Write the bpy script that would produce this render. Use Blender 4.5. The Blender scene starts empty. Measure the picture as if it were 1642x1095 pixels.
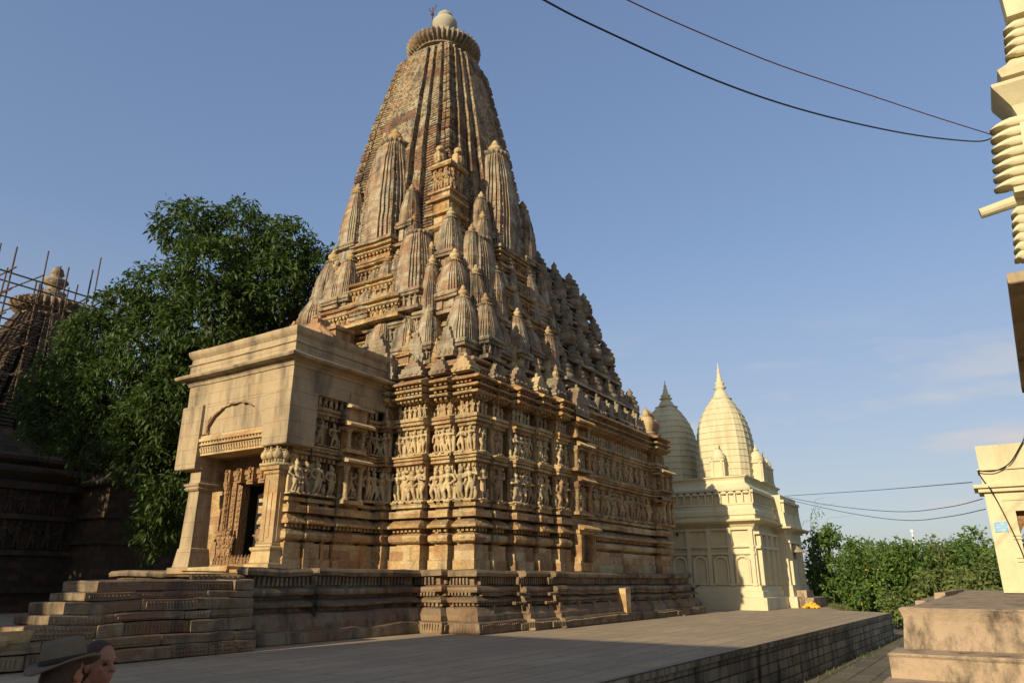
import bpy, math, random
import numpy as np
from mathutils import Vector, Matrix, noise
R = math.radians
rnd = random.Random(7)
scene = bpy.context.scene
COL = scene.collection

# ------------------------------------------------------------------ camera, sky, sun
CAM_H = 1.5
pitch, az_view = R(18.2495), R(32.861)
cam_d = bpy.data.cameras.new("camera"); cam = bpy.data.objects.new("camera", cam_d); COL.objects.link(cam)
cam_d.sensor_width = 36.0; cam_d.lens = 1160 * 36.0 / 1642
cam_d.clip_start = 0.1; cam_d.clip_end = 6000
hd = Vector((math.cos(az_view), math.sin(az_view), 0))
Fw = hd * math.cos(pitch) + Vector((0, 0, math.sin(pitch)))
Rt = Vector((math.sin(az_view), -math.cos(az_view), 0)); Up = Rt.cross(Fw)
cam.matrix_world = Matrix(((Rt.x, Up.x, -Fw.x, 0), (Rt.y, Up.y, -Fw.y, 0), (Rt.z, Up.z, -Fw.z, CAM_H), (0, 0, 0, 1)))
scene.camera = cam
SUN_E, SUN_A = R(20.5), R(3.4)
sd = bpy.data.lights.new("sun", 'SUN'); sd.energy = 5.0; sd.angle = R(0.53); sd.color = (1.0, 0.87, 0.63)
so = bpy.data.objects.new("sun", sd); COL.objects.link(so)
sdir = Vector((math.cos(SUN_A) * math.cos(SUN_E), -math.sin(SUN_A) * math.cos(SUN_E), -math.sin(SUN_E)))
so.rotation_euler = sdir.to_track_quat('-Z', 'Y').to_euler(); so.location = (-30, 20, 40)
w = bpy.data.worlds.new("World"); scene.world = w; w.use_nodes = True
nt = w.node_tree; nt.nodes.clear()
def wn(t): return nt.nodes.new(t)
sky = wn('ShaderNodeTexSky'); sky.sky_type = 'NISHITA'; sky.sun_disc = False
sky.sun_elevation = SUN_E; sky.sun_rotation = math.atan2(-math.cos(SUN_A), math.sin(SUN_A))
sky.air_density = 1.0; sky.dust_density = 1.2; sky.ozone_density = 1.5; sky.altitude = 250
bg = wn('ShaderNodeBackground'); bg.inputs[1].default_value = 0.12
ow = wn('ShaderNodeOutputWorld'); tc = wn('ShaderNodeTexCoord')
mp = wn('ShaderNodeMapping'); mp.inputs['Scale'].default_value = (2.2, 2.2, 9.0)
nz = wn('ShaderNodeTexNoise'); nz.inputs['Scale'].default_value = 2.6; nz.inputs['Detail'].default_value = 7; nz.inputs['Roughness'].default_value = .55
rp = wn('ShaderNodeValToRGB'); rp.color_ramp.elements[0].position = .52; rp.color_ramp.elements[1].position = .74
sep = wn('ShaderNodeSeparateXYZ')
m1 = wn('ShaderNodeMapRange'); m1.inputs[1].default_value = .33; m1.inputs[2].default_value = .17   # clouds low in the sky only
mul = wn('ShaderNodeMath'); mul.operation = 'MULTIPLY'
mul2 = wn('ShaderNodeMath'); mul2.operation = 'MULTIPLY'; mul2.inputs[1].default_value = .9
mx = wn('ShaderNodeMix'); mx.data_type = 'RGBA'; mx.inputs[7].default_value = (4.6, 4.45, 4.5, 1)
lk = nt.links.new
lk(tc.outputs['Generated'], mp.inputs[0]); lk(mp.outputs[0], nz.inputs['Vector']); lk(nz.outputs[0], rp.inputs[0])
lk(tc.outputs['Generated'], sep.inputs[0]); lk(sep.outputs[2], m1.inputs[0])
lk(rp.outputs[0], mul.inputs[0]); lk(m1.outputs[0], mul.inputs[1]); lk(mul.outputs[0], mul2.inputs[0])
gm = wn('ShaderNodeGamma'); gm.inputs[1].default_value = .55
hs = wn('ShaderNodeHueSaturation'); hs.inputs['Hue'].default_value = .514; hs.inputs['Saturation'].default_value = 1.42; hs.inputs['Value'].default_value = 2.0
lk(sky.outputs[0], gm.inputs[0]); lk(gm.outputs[0], hs.inputs['Color'])
hz = wn('ShaderNodeMapRange'); hz.inputs[1].default_value = .42; hz.inputs[2].default_value = .0; hz.inputs[4].default_value = .62
hm_ = wn('ShaderNodeMix'); hm_.data_type = 'RGBA'; hm_.inputs[7].default_value = (2.9, 3.05, 3.6, 1)
lk(sep.outputs[2], hz.inputs[0]); lk(hz.outputs[0], hm_.inputs[0]); lk(hs.outputs[0], hm_.inputs[6])
lk(mul2.outputs[0], mx.inputs[0]); lk(hm_.outputs[2], mx.inputs[6]); lk(mx.outputs[2], bg.inputs[0]); lk(bg.outputs[0], ow.inputs[0])
vs = scene.view_settings
vs.view_transform = 'Standard'; vs.look = 'None'; vs.exposure = 0.22; vs.gamma = 1.0; vs.use_curve_mapping = False

# ------------------------------------------------------------------ materials
class NB:
    def __init__(s, name):
        s.m = bpy.data.materials.new(name); s.m.use_nodes = True; s.t = s.m.node_tree; s.t.nodes.clear()
        s.out = s.n('ShaderNodeOutputMaterial'); s.b = s.n('ShaderNodeBsdfPrincipled'); s.l(s.b.outputs[0], s.out.inputs[0])
        s.b.inputs['Roughness'].default_value = .9
        s.b.inputs['Specular IOR Level'].default_value = .25
    def n(s, t): return s.t.nodes.new(t)
    def l(s, a, b): s.t.links.new(a, b)
    def put(s, v, sock):
        if hasattr(v, 'is_output'): s.l(v, sock)
        else: sock.default_value = v
    def math(s, op, a, b=0.0, clamp=False):
        m = s.n('ShaderNodeMath'); m.operation = op; m.use_clamp = clamp; s.put(a, m.inputs[0]); s.put(b, m.inputs[1]); return m.outputs[0]
    def mixc(s, f, a, b, mode='MIX'):
        m = s.n('ShaderNodeMix'); m.data_type = 'RGBA'; m.blend_type = mode
        s.put(f, m.inputs[0]); s.put(a if hasattr(a, 'is_output') else (*a, 1), m.inputs[6]); s.put(b if hasattr(b, 'is_output') else (*b, 1), m.inputs[7]); return m.outputs[2]
    def ramp(s, v, p0, p1):
        m = s.n('ShaderNodeMapRange'); s.put(v, m.inputs[0]); m.inputs[1].default_value = p0; m.inputs[2].default_value = p1; return m.outputs[0]
    def noise(s, vec, scale, detail=4, rough=.55):
        m = s.n('ShaderNodeTexNoise'); s.l(vec, m.inputs['Vector']); m.inputs['Scale'].default_value = scale
        m.inputs['Detail'].default_value = detail; m.inputs['Roughness'].default_value = rough; return m.outputs[0]
    def scale(s, vec, x, y, z):
        m = s.n('ShaderNodeMapping'); m.inputs['Scale'].default_value = (x, y, z); s.l(vec, m.inputs[0]); return m.outputs[0]
    def voro(s, vec, scale, feat='F1'):
        m = s.n('ShaderNodeTexVoronoi'); m.feature = feat; s.l(vec, m.inputs['Vector']); m.inputs['Scale'].default_value = scale; return m
    def wallco(s):
        g = s.n('ShaderNodeNewGeometry'); a = s.n('ShaderNodeSeparateXYZ'); b = s.n('ShaderNodeSeparateXYZ')
        s.l(g.outputs['Position'], a.inputs[0]); s.l(g.outputs['True Normal'], b.inputs[0])
        c = s.math('GREATER_THAN', s.math('ABSOLUTE', b.outputs[0]), s.math('ABSOLUTE', b.outputs[1]))
        m = s.n('ShaderNodeMix'); s.l(c, m.inputs[0]); s.l(a.outputs[0], m.inputs[2]); s.l(a.outputs[1], m.inputs[3])
        k = s.n('ShaderNodeCombineXYZ'); s.l(m.outputs[0], k.inputs[0]); s.l(a.outputs[2], k.inputs[1])
        s.pos = g.outputs['Position']; s.nz = b.outputs[2]; s.z = a.outputs[2]
        return k.outputs[0]
    def brick(s, vec, bw, rh, mortar, offs=.5):
        m = s.n('ShaderNodeTexBrick'); s.l(vec, m.inputs['Vector']); m.inputs['Scale'].default_value = 1
        m.inputs['Color1'].default_value = (0, 0, 0, 1); m.inputs['Color2'].default_value = (1, 1, 1, 1); m.inputs['Mortar'].default_value = (.5, .5, .5, 1)
        m.inputs['Mortar Size'].default_value = mortar; m.inputs['Mortar Smooth'].default_value = .3
        m.inputs['Brick Width'].default_value = bw; m.inputs['Row Height'].default_value = rh; m.offset = offs
        return m.outputs[0], m.outputs[1]
    def bump(s, h, strength, dist, prev=None):
        m = s.n('ShaderNodeBump'); m.inputs['Strength'].default_value = strength; m.inputs['Distance'].default_value = dist
        s.l(h, m.inputs['Height'])
        if prev is not None: s.l(prev, m.inputs['Normal'])
        return m.outputs[0]
    def done(s, col, normal=None):
        s.put(col if hasattr(col, 'is_output') else (*col, 1), s.b.inputs['Base Color'])
        if normal is not None: s.l(normal, s.b.inputs['Normal'])
        return s.m

BUFF, OCHRE, PALE, RED, LICHEN = (.425, .282, .125), (.36, .185, .062), (.53, .41, .225), (.235, .105, .062), (.055, .047, .037)
def stone(name, c1=BUFF, c2=OCHRE, c3=PALE, blk=(.85, .34), mortar=.012, carve=0, cs=9, lattice=0, dark=.5, red=.35, rough=.5, obj=False):
    s = NB(name); co = s.wallco()
    bc, bf = s.brick(co, blk[0], blk[1], mortar)
    n1 = s.noise(s.pos, .45, 5); n2 = s.noise(s.pos, 2.3, 6, .65); n3 = s.noise(s.pos, 14, 4, .7)
    col = s.mixc(s.ramp(n1, .38, .62), c2, c1)
    col = s.mixc(s.ramp(n2, .45, .72), col, c3)
    col = s.mixc(s.math('MULTIPLY', s.ramp(bc, .72, .80), red), col, RED)
    col = s.mixc(s.math('MULTIPLY', s.ramp(bc, .28, .1), .55), col, c3)
    if obj:
        oi = s.n('ShaderNodeObjectInfo'); col = s.mixc(s.math('MULTIPLY', s.ramp(oi.outputs['Random'], .55, 1), .6), col, RED)
        col = s.mixc(s.math('MULTIPLY', s.ramp(oi.outputs['Random'], .35, 0), .6), col, c3)
    st = s.noise(s.scale(s.pos, 1.3, 1.3, .38), 1.25, 6, .68)
    lich = s.math('MULTIPLY', s.ramp(st, .47, .66), dark)
    top = s.math('MULTIPLY', s.ramp(s.nz, .35, .8), s.ramp(n2, .30, .62))
    lich = s.math('MAXIMUM', lich, s.math('MULTIPLY', top, .75))
    col = s.mixc(lich, col, LICHEN)
    sp = s.ramp(n3, .2, .8)
    m = s.n('ShaderNodeMix'); m.data_type = 'RGBA'; m.blend_type = 'MULTIPLY'; m.inputs[0].default_value = .55
    s.l(col, m.inputs[6]); k = s.n('ShaderNodeCombineColor')
    g = s.math('ADD', s.math('MULTIPLY', sp, .7), .65)
    for i in range(3): s.l(g, k.inputs[i])
    s.l(k.outputs[0], m.inputs[7]); col = m.outputs[2]
    nrm = s.bump(s.math('SUBTRACT', 1.0, bf), .55, .02)
    nrm = s.bump(n3, rough, .03, nrm); nrm = s.bump(n2, .5, .08, nrm)
    if carve:
        v = s.voro(s.pos, cs, 'SMOOTH_F1'); nrm = s.bump(v.outputs['Distance'], carve, .07, nrm)
        v2 = s.voro(s.pos, cs * 2.3); nrm = s.bump(v2.outputs['Distance'], carve * .6, .03, nrm)
    if lattice:
        b2, f2 = s.brick(co, lattice, lattice * .8, lattice * .16); nrm = s.bump(s.math('SUBTRACT', 1.0, f2), 1.0, .06, nrm)
        v = s.voro(co, 1.15 / lattice, 'F1'); nrm = s.bump(v.outputs['Distance'], .6, .04, nrm)
        col = s.mixc(s.math('MULTIPLY', s.ramp(v.outputs['Distance'], .42, .8), .75), col, LICHEN)  # dark mesh pattern between lattice cells, in the lichen colour
    return s.done(col, nrm)
M = {}
M['wall'] = stone('carved sandstone', carve=.6, cs=9, blk=(1.1, .3), dark=.6, red=.5)
M['block'] = stone('dressed sandstone blocks', (.50, .35, .165), (.42, .245, .09), PALE, blk=(1.6, .5), dark=.42, red=.35)
M['statue'] = stone('statue sandstone', (.47, .33, .155), (.39, .23, .085), (.55, .43, .24), blk=(9, 9), mortar=0, carve=.25, cs=22, dark=.5, red=0, rough=.4, obj=True)
M['spire'] = stone('latticed sandstone', (.37, .27, .15), (.33, .19, .08), (.46, .38, .25), blk=(2.4, .62), mortar=.02, lattice=.15, dark=.8, red=.75)
M['tower'] = stone('weathered tower sandstone', (.31, .24, .15), (.28, .175, .09), (.42, .36, .26), blk=(.5, .2), carve=.4, cs=11, dark=.9, red=.5)
M['roof'] = stone('grey weathered sandstone', (.27, .21, .135), (.25, .17, .095), (.34, .29, .21), blk=(.7, .28), carve=.5, cs=6, dark=.8)
M['plinth'] = stone('plinth sandstone', (.23, .16, .09), (.21, .125, .065), (.31, .235, .14), blk=(1.25, .36), mortar=.02, dark=.92, red=.45)
M['door'] = stone('reddish carved sandstone', (.30, .16, .07), (.27, .13, .055), (.36, .22, .11), blk=(9, 9), mortar=0, carve=.9, cs=13, dark=.25)
M['shaded_stone'] = stone('shaded grey sandstone', (.07, .05, .03), (.055, .035, .02), (.095, .07, .045), blk=(.6, .3), carve=.5, cs=6, dark=.8)  # base colour darkened to carry the shade the left temple stands in

def plaster(name, c, dark, stain=.6, zs=.3, bumpy=.25, stain_p=(.52, .72), sc=1.0, joint=None, patch=None):
    s = NB(name); co = s.wallco()
    n1 = s.noise(s.scale(s.pos, 1, 1, zs), 1.1 * sc, 7, .68); n2 = s.noise(s.pos, .6 * sc, 4); n3 = s.noise(s.pos, 22, 3, .7)
    col = s.mixc(s.ramp(n2, .35, .7), c, tuple(x * .86 for x in c))
    col = s.mixc(s.math('MULTIPLY', s.ramp(n1, *stain_p), stain), col, dark)
    n5 = s.noise(s.pos, 5, 6, .72); col = s.mixc(s.math('MULTIPLY', s.ramp(n5, .52, .75), stain * .5), col, tuple(x * .5 for x in c))
    if patch: col = s.mixc(s.math('MULTIPLY', s.ramp(s.noise(s.pos, .9, 5, .6), .56, .66), .75), col, patch)
    nrm = s.bump(n3, bumpy, .02); nrm = s.bump(n1, bumpy, .05, nrm); nrm = s.bump(n5, bumpy, .03, nrm)
    if joint:
        bc, bf = s.brick(co, *joint); nrm = s.bump(s.math('SUBTRACT', 1.0, bf), .6, .015, nrm); col = s.mixc(s.math('MULTIPLY', bf, .5), col, dark)
    return s.done(col, nrm)
M['plaster'] = plaster('buff lime plaster', (.42, .315, .185), (.10, .078, .055), .85, .22, .5, (.45, .66), 1.0, (1.5, .47, .008), (.40, .26, .135))
M['cream'] = plaster('cream limewash', (.62, .54, .335), (.34, .28, .16), .5, .25, .12)
M['spire_cream'] = plaster('cream dome paint', (.60, .52, .325), (.34, .26, .13), .6, .12, .12)
M['stained'] = plaster('stained pinkish plaster', (.40, .29, .185), (.045, .036, .028), .9, .55, .6, (.48, .66), 2.6)
M['whitepot'] = plaster('pale lime finial', (.40, .36, .27), (.4, .36, .28), .4)

def flat(name, c, rough=.7, metal=0.0, var=.25, sc=8):
    s = NB(name); g = s.n('ShaderNodeNewGeometry'); n = s.noise(g.outputs['Position'], sc, 4)
    s.b.inputs['Roughness'].default_value = rough; s.b.inputs['Metallic'].default_value = metal
    return s.done(s.mixc(n, tuple(x * (1 - var) for x in c), tuple(min(1, x * (1 + var)) for x in c)), s.bump(n, .15, .01))
M['dark'] = flat('painted interior shade', (.012, .010, .008))
M['iron'] = flat('rusty iron', (.09, .055, .04), .6, .4)
M['black'] = flat('black rubber', (.012, .012, .013), .5)
M['redwire'] = flat('dull red cable', (.10, .02, .02), .5)
M['bamboo'] = flat('brown scaffold pole', (.10, .06, .035), .7)
M['bark'] = flat('mango bark', (.07, .05, .035), .95, 0, .4, 3)
M['white'] = flat('white paint', (.75, .75, .72))
M['bluepaint'] = flat('sign blue', (.22, .42, .62))
M['signwhite'] = flat('sign white', (.66, .72, .78))
def leafmat(name, c1, c2, c3):
    s = NB(name); g = s.n('ShaderNodeNewGeometry'); n = s.noise(g.outputs['Position'], .55, 3); n2 = s.noise(g.outputs['Position'], 3.5, 3)
    col = s.mixc(s.ramp(n, .35, .65), c1, c2); col = s.mixc(s.ramp(n2, .55, .75), col, c3)
    s.b.inputs['Roughness'].default_value = .55; s.b.inputs['Specular IOR Level'].default_value = .3
    s.put((*[0] * 3, 1) if False else col, s.b.inputs['Base Color'])
    tr = s.n('ShaderNodeBsdfTranslucent'); s.l(s.mixc(.5, col, (.16, .22, .03)), tr.inputs[0])
    ms = s.n('ShaderNodeMixShader'); ms.inputs[0].default_value = .22; s.l(s.b.outputs[0], ms.inputs[1]); s.l(tr.outputs[0], ms.inputs[2]); s.l(ms.outputs[0], s.out.inputs[0])
    return s.m
M['mango'] = leafmat('mango leaves', (.030, .060, .008), (.052, .090, .013), (.095, .115, .024))
M['bush'] = leafmat('bush leaves', (.06, .115, .02), (.10, .165, .03), (.18, .20, .05))
M['bush2'] = leafmat('olive bush leaves', (.10, .13, .035), (.14, .175, .045), (.20, .21, .06))
M['yellow'] = flat('yellow petals', (.80, .42, .03), .6)
M['drygrass'] = flat('dry grass blades', (.085, .095, .03), .8)
def pavement():
    s = NB('terrace paving'); co = s.wallco()
    bc, bf = s.brick(s.pos, 1.9, .62, .02)
    n1 = s.noise(s.pos, .35, 5); n2 = s.noise(s.scale(s.pos, .5, 3.0, 1), 1.4, 5, .65); n3 = s.noise(s.pos, 9, 5, .7)
    col = s.mixc(s.ramp(n1, .35, .65), (.37, .268, .155), (.45, .335, .20))
    col = s.mixc(s.math('MULTIPLY', s.ramp(n2, .48, .66), .7), col, (.30, .20, .125))
    col = s.mixc(s.math('MULTIPLY', bc, .5), col, (.27, .215, .155))
    col = s.mixc(s.math('MULTIPLY', s.ramp(n3, .45, .75), .5), col, (.20, .16, .11))
    col = s.mixc(s.math('MULTIPLY', bf, .5), col, (.09, .07, .05))
    return s.done(col, s.bump(n3, .25, .015, s.bump(s.math('SUBTRACT', 1.0, bf), .6, .012)))
M['pave'] = pavement()
def retaining():
    s = NB('mossy dark masonry'); co = s.wallco()
    bc, bf = s.brick(co, 1.5, .245, .018)
    n1 = s.noise(s.scale(co, 2.2, .35, 1), 1.3, 6, .65); n3 = s.noise(s.pos, 12, 5, .7)
    col = s.mixc(bc, (.20, .165, .105), (.42, .345, .22))
    col = s.mixc(s.ramp(n1, .46, .66), col, (.022, .02, .016))
    col = s.mixc(s.math('MULTIPLY', s.ramp(n3, .55, .8), .5), col, (.30, .26, .18))
    col = s.mixc(s.math('MULTIPLY', bf, .7), col, (.015, .013, .01))
    return s.done(col, s.bump(n3, .4, .03, s.bump(s.math('SUBTRACT', 1.0, bf), .9, .03)))
M['retain'] = retaining()
def groundm():
    s = NB('earth and flagstones'); s.wallco()
    bc, bf = s.brick(s.pos, .9, .6, .03)
    n1 = s.noise(s.pos, .6, 6, .6); n3 = s.noise(s.pos, 7, 5, .7)
    col = s.mixc(bc, (.12, .10, .075), (.20, .16, .115)); col = s.mixc(bf, col, (.05, .045, .025))
    col = s.mixc(s.ramp(n1, .48, .62), col, (.14, .115, .06)); col = s.mixc(s.math('MULTIPLY', s.ramp(n3, .45, .75), .5), col, (.085, .10, .035))
    return s.done(col, s.bump(n3, .5, .04, s.bump(s.math('SUBTRACT', 1.0, bf), .6, .03)))
M['ground'] = groundm()

# ------------------------------------------------------------------ mesh helpers
class MB:
    def __init__(s): s.v = []; s.f = []
    def add(s, vs, fs):
        o = len(s.v); s.v += [tuple(p) for p in vs]; s.f += [tuple(i + o for i in f) for f in fs]
    def box(s, x0, x1, y0, y1, z0, z1, j=0.0):
        p = [(x, y, z) for z in (z0, z1) for x, y in ((x0, y0), (x1, y0), (x1, y1), (x0, y1))]
        if j: p = [tuple(c + rnd.uniform(-j, j) for c in q) for q in p]
        s.add(p, [(3, 2, 1, 0), (4, 5, 6, 7), (0, 1, 5, 4), (1, 2, 6, 5), (2, 3, 7, 6), (3, 0, 4, 7)])
    def rings(s, rs, cap0=True, cap1=True):
        n = len(rs[0]); vs = [p for r in rs for p in r]; fs = []
        for i in range(len(rs) - 1):
            for k in range(n):
                k2 = (k + 1) % n; fs.append((i * n + k, i * n + k2, (i + 1) * n + k2, (i + 1) * n + k))
        if cap0: fs.append(tuple(range(n - 1, -1, -1)))
        if cap1: fs.append(tuple((len(rs) - 1) * n + k for k in range(n)))
        s.add(vs, fs)
    def rect(s, x0, x1, y0, y1, prof, clamp=(9, 9, 9, 9), seg=0.0):
        """moulded block: prof = [(z, offset)], offset limited per side by clamp (x0,x1,y0,y1); seg subdivides the sides"""
        rs = []
        nx = max(1, int((x1 - x0) / seg)) if seg else 1; ny = max(1, int((y1 - y0) / seg)) if seg else 1
        for z, o in prof:
            a, b, c, d = x0 - min(o, clamp[0]), x1 + min(o, clamp[1]), y0 - min(o, clamp[2]), y1 + min(o, clamp[3])
            r = [(a + (b - a) * i / nx, c, z) for i in range(nx)] + [(b, c + (d - c) * i / ny, z) for i in range(ny)]
            r += [(b - (b - a) * i / nx, d, z) for i in range(nx)] + [(a, d - (d - c) * i / ny, z) for i in range(ny)]
            rs.append(r)
        s.rings(rs)
    def poly(s, plan, prof):
        """closed plan polygon (counter-clockwise) lofted with outward offsets"""
        n = len(plan); rs = []
        for z, o in prof:
            r = []
            for i in range(n):
                p0, p, p1 = Vector(plan[i - 1]), Vector(plan[i]), Vector(plan[(i + 1) % n])
                a = (p - p0).normalized(); b = (p1 - p).normalized()
                na = Vector((a.y, -a.x)); nb = Vector((b.y, -b.x)); m = na + nb
                q = p + (m / max(.3, m.dot(na))) * o if m.length > .01 else p
                r.append((q.x, q.y, z))
            rs.append(r)
        s.rings(rs)
    def lathe(s, prof, cx=0, cy=0, z=0, n=20, rib=0, amp=0.0, sc=1.0):
        rs = []
        for r, h in prof:
            rs.append([(cx + sc * r * (1 + (amp * (abs(math.sin(rib * math.pi * k / n)) - .5) if rib else 0)) * math.cos(2 * math.pi * k / n),
                        cy + sc * r * (1 + (amp * (abs(math.sin(rib * math.pi * k / n)) - .5) if rib else 0)) * math.sin(2 * math.pi * k / n), z + h * sc) for k in range(n)])
        s.rings(rs)
    def tube(s, pts, rad, n=8):
        pts = [Vector(p) for p in pts]; rad = rad if isinstance(rad, (list, tuple)) else [rad] * len(pts); rs = []
        for i, p in enumerate(pts):
            d = (pts[min(i + 1, len(pts) - 1)] - pts[max(i - 1, 0)]).normalized()
            u = d.orthogonal().normalized() if i == 0 else (u - d * u.dot(d)).normalized()
            v = d.cross(u)
            rs.append([tuple(p + (u * math.cos(2 * math.pi * k / n) + v * math.sin(2 * math.pi * k / n)) * rad[i]) for k in range(n)])
        s.rings(rs)
    def ell(s, c, r, n=12, m=8, rot=None):
        rs = []
        for i in range(m + 1):
            t = math.pi * (.02 + .96 * i / m); q = []
            for k in range(n):
                a = 2 * math.pi * k / n; p = Vector((r[0] * math.sin(t) * math.cos(a), r[1] * math.sin(t) * math.sin(a), -r[2] * math.cos(t)))
                if rot: p = rot @ p
                q.append((c[0] + p.x, c[1] + p.y, c[2] + p.z))
            rs.append(q)
        s.rings(rs)
    def cap(s, a, b, r0, r1, n=10):
        a, b = Vector(a), Vector(b); d = (b - a).normalized()
        pts = [a - d * r0 * .9, a - d * r0 * .5, a, b, b + d * r1 * .5, b + d * r1 * .9]
        s.tube(pts, [r0 * .3, r0 * .85, r0, r1, r1 * .85, r1 * .3], n)
def mesh_of(name, mb, smooth=False, wear=0.0):
    me = bpy.data.meshes.new(name)
    v = mb.v
    if wear:
        v = []
        for p in mb.v:
            q = Vector(p); n = noise.noise_vector(q * 1.7) * wear + noise.noise_vector(q * .45) * wear * 1.4; v.append(tuple(q + n))
    me.from_pydata(v, [], mb.f); me.update()
    if smooth: me.polygons.foreach_set('use_smooth', [True] * len(me.polygons))
    return me
def link(o, parent=None):
    COL.objects.link(o)
    if parent is not None:
        o.parent = parent; o.matrix_parent_inverse = parent_world(parent).inverted()
    return o
def parent_world(p):
    return p.matrix_basis.copy() if p.parent is None else parent_world(p.parent) @ p.matrix_parent_inverse @ p.matrix_basis
def obj(name, mb, mat, parent=None, smooth=False, wear=0.0):
    me = mb if isinstance(mb, bpy.types.Mesh) else mesh_of(name, mb, smooth, wear)
    if not me.materials:
        for m in (mat if isinstance(mat, (list, tuple)) else [mat]): me.materials.append(m)
    return link(bpy.data.objects.new(name, me), parent)
def tag(o, label=None, cat=None, group=None, kind=None):
    for k, v in (('label', label), ('category', cat), ('group', group), ('kind', kind)):
        if v: o[k] = v
    return o
def thing(name, loc, label, cat, group=None):
    o = bpy.data.objects.new(name, None); o.location = loc; o.empty_display_size = .3; COL.objects.link(o)
    return tag(o, label, cat, group)
def structure(name, mb, mat, **k): return tag(obj(name, mb, mat, **k), kind='structure')

# ------------------------------------------------------------------ ground and terrace
GZ = -1.18
g = MB(); g.add([(-900, -900, GZ), (1500, -900, GZ), (1500, 1200, GZ), (-900, 1200, GZ)], [(0, 1, 2, 3)])
structure('ground', g, M['ground'])
TP = [(-14, 6.05), (41.6, 4.89), (43.2, 7.0), (49.5, 8.9), (51.6, 10.3), (51.6, 62), (-14, 62)]
g = MB(); n = len(TP)
g.v = [(x, y, 0) for x, y in TP]; g.f = [tuple(range(n))]
structure('terrace_floor', g, M['pave'])
g = MB(); g.poly(TP, [(GZ - .1, 0), (-.12, 0), (-.12, .05), (-.004, .05), (-.004, -.3)])
g.f = g.f[:-1]
structure('terrace_wall', g, M['retain'])

# ------------------------------------------------------------------ the carved temple
temple = thing('stone_temple', (26, 18, 0), 'big carved sandstone temple with the tall ribbed tower, in the middle of the terrace', 'temple')
XC, YC = 24.3, 19.95
WALL = [(1.70, .10), (1.81, .10), (1.81, .03), (2.13, .03), (2.13, -.01), (2.57, -.01), (2.58, -.16), (2.62, -.16), (2.66, -.03), (2.71, .05), (2.81, .085), (2.9, .05), (2.96, -.05),
        (2.98, -.24), (3.12, -.24), (3.13, .14), (3.17, .16), (3.21, .14), (3.36, -.04), (3.45, -.18), (3.46, .10), (3.68, .10), (3.69, -.12), (3.78, -.12), (3.79, .03), (3.9, .03), (3.92, -.24),
        (5.08, -.24), (5.16, -.1), (5.2, .0), (5.22, -.06), (5.24, .05), (5.32, .05), (5.33, -.02), (5.36, -.02), (5.37, .06), (5.46, .06), (5.47, .13), (5.53, .13), (5.55, -.24), (6.40, -.24), (6.46, -.03), (6.56, -.03), (6.58, .08), (6.66, .08), (6.67, .03), (6.7, .03), (6.71, .1), (6.82, .1), (6.84, -.2),
        (7.34, -.2), (7.38, -.05), (7.46, .0), (7.50, .24), (7.55, .26), (7.58, .24), (7.65, .06), (7.68, -.06), (7.72, .0), (7.74, .26), (7.78, .28), (7.82, .26), (7.9, .04), (7.94, -.08), (7.97, .0), (8.0, .3), (8.04, .32), (8.08, .3), (8.18, .06), (8.22, .0), (8.3, -.1)]
def beads(mb, x0, x1, y0, y1, o, z0, z1, step, w, d, sides='LR'):
    """little hanging dentils along the exposed sides"""
    if 'L' in sides:
        k = max(1, int((y1 - y0) / step))
        for i in range(k):
            c = y0 + (y1 - y0) * (i + .5) / k; mb.box(x0 - o, x0 - o + d, c - w / 2, c + w / 2, z0, z1)
    if 'R' in sides:
        k = max(1, int((x1 - x0) / step))
        for i in range(k):
            c = x0 + (x1 - x0) * (i + .5) / k; mb.box(c - w / 2, c + w / 2, y0 - o, y0 - o + d, z0, z1)
def bay(x0, x1, y0, y1, sides, gap=.01):
    if 'L' in sides: y0, y1 = y0 + (.05 if 'R' not in sides else 0), y1 - .06
    if 'R' in sides: x0, x1 = x0 + (.05 if 'L' not in sides else 0), x1 - .06
    m = MB(); m.rect(x0, x1, y0, y1, WALL, (9 if 'L' in sides else gap, gap, 9 if 'R' in sides else gap, gap), seg=.35)
    for o, z0, z1 in ((.02, 3.01, 3.13), (.0, 5.08, 5.2), (.03, 6.46, 6.58), (.18, 7.39, 7.5), (.2, 7.65, 7.74), (.23, 7.9, 8.0)):
        beads(m, x0 + .05, x1 - .05, y0 + .05, y1 - .05, o, z0, z1, .17, .10, .09, sides)
    for k, (x, y) in enumerate([(x0 - .12, yy) for yy in np.linspace(y0 + .25, y1 - .25, max(1, int((y1 - y0) / .6)))] if 'L' in sides else []):
        for z in (3.22, 7.57, 7.81, 8.07): m.ell((x + .08, y, z), (.07, .10, .10), 8, 5)
    for k, (x, y) in enumerate([(xx, y0 - .12) for xx in np.linspace(x0 + .25, x1 - .25, max(1, int((x1 - x0) / .6)))] if 'R' in sides else []):
        for z in (3.22, 7.57, 7.81, 8.07): m.ell((x, y + .08, z), (.10, .07, .10), 8, 5)
    # carved leaf row on the slab bands
    for z, h, st in ((3.5, .14, .11), (5.28, .15, .10), (6.63, .13, .16)):
        beads(m, x0 + .04, x1 - .04, y0 + .04, y1 - .04, .045 if z < 6 else .085, z, z + h, st, st * .5, .04, sides)
    return obj('wall_bay', m, M['wall'], temple, wear=.012)
LB = [(19.18, 20.4, 14.80, 15.68), (18.93, 20.4, 15.74, 17.17), (18.72, 20.4, 17.23, 18.0)]
RB = [(20.21, 21.12, 13.84, 15), (21.20, 22.53, 13.62, 15), (22.61, 23.58, 13.49, 15), (23.66, 24.66, 13.26, 15)]
bay(19.28, 20.15, 13.88, 14.74, 'LR')
for b in LB: bay(*b, 'L')
for b in RB: bay(*b, 'R')
bay(24.72, 32.86, 13.34, 15, 'R')
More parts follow.
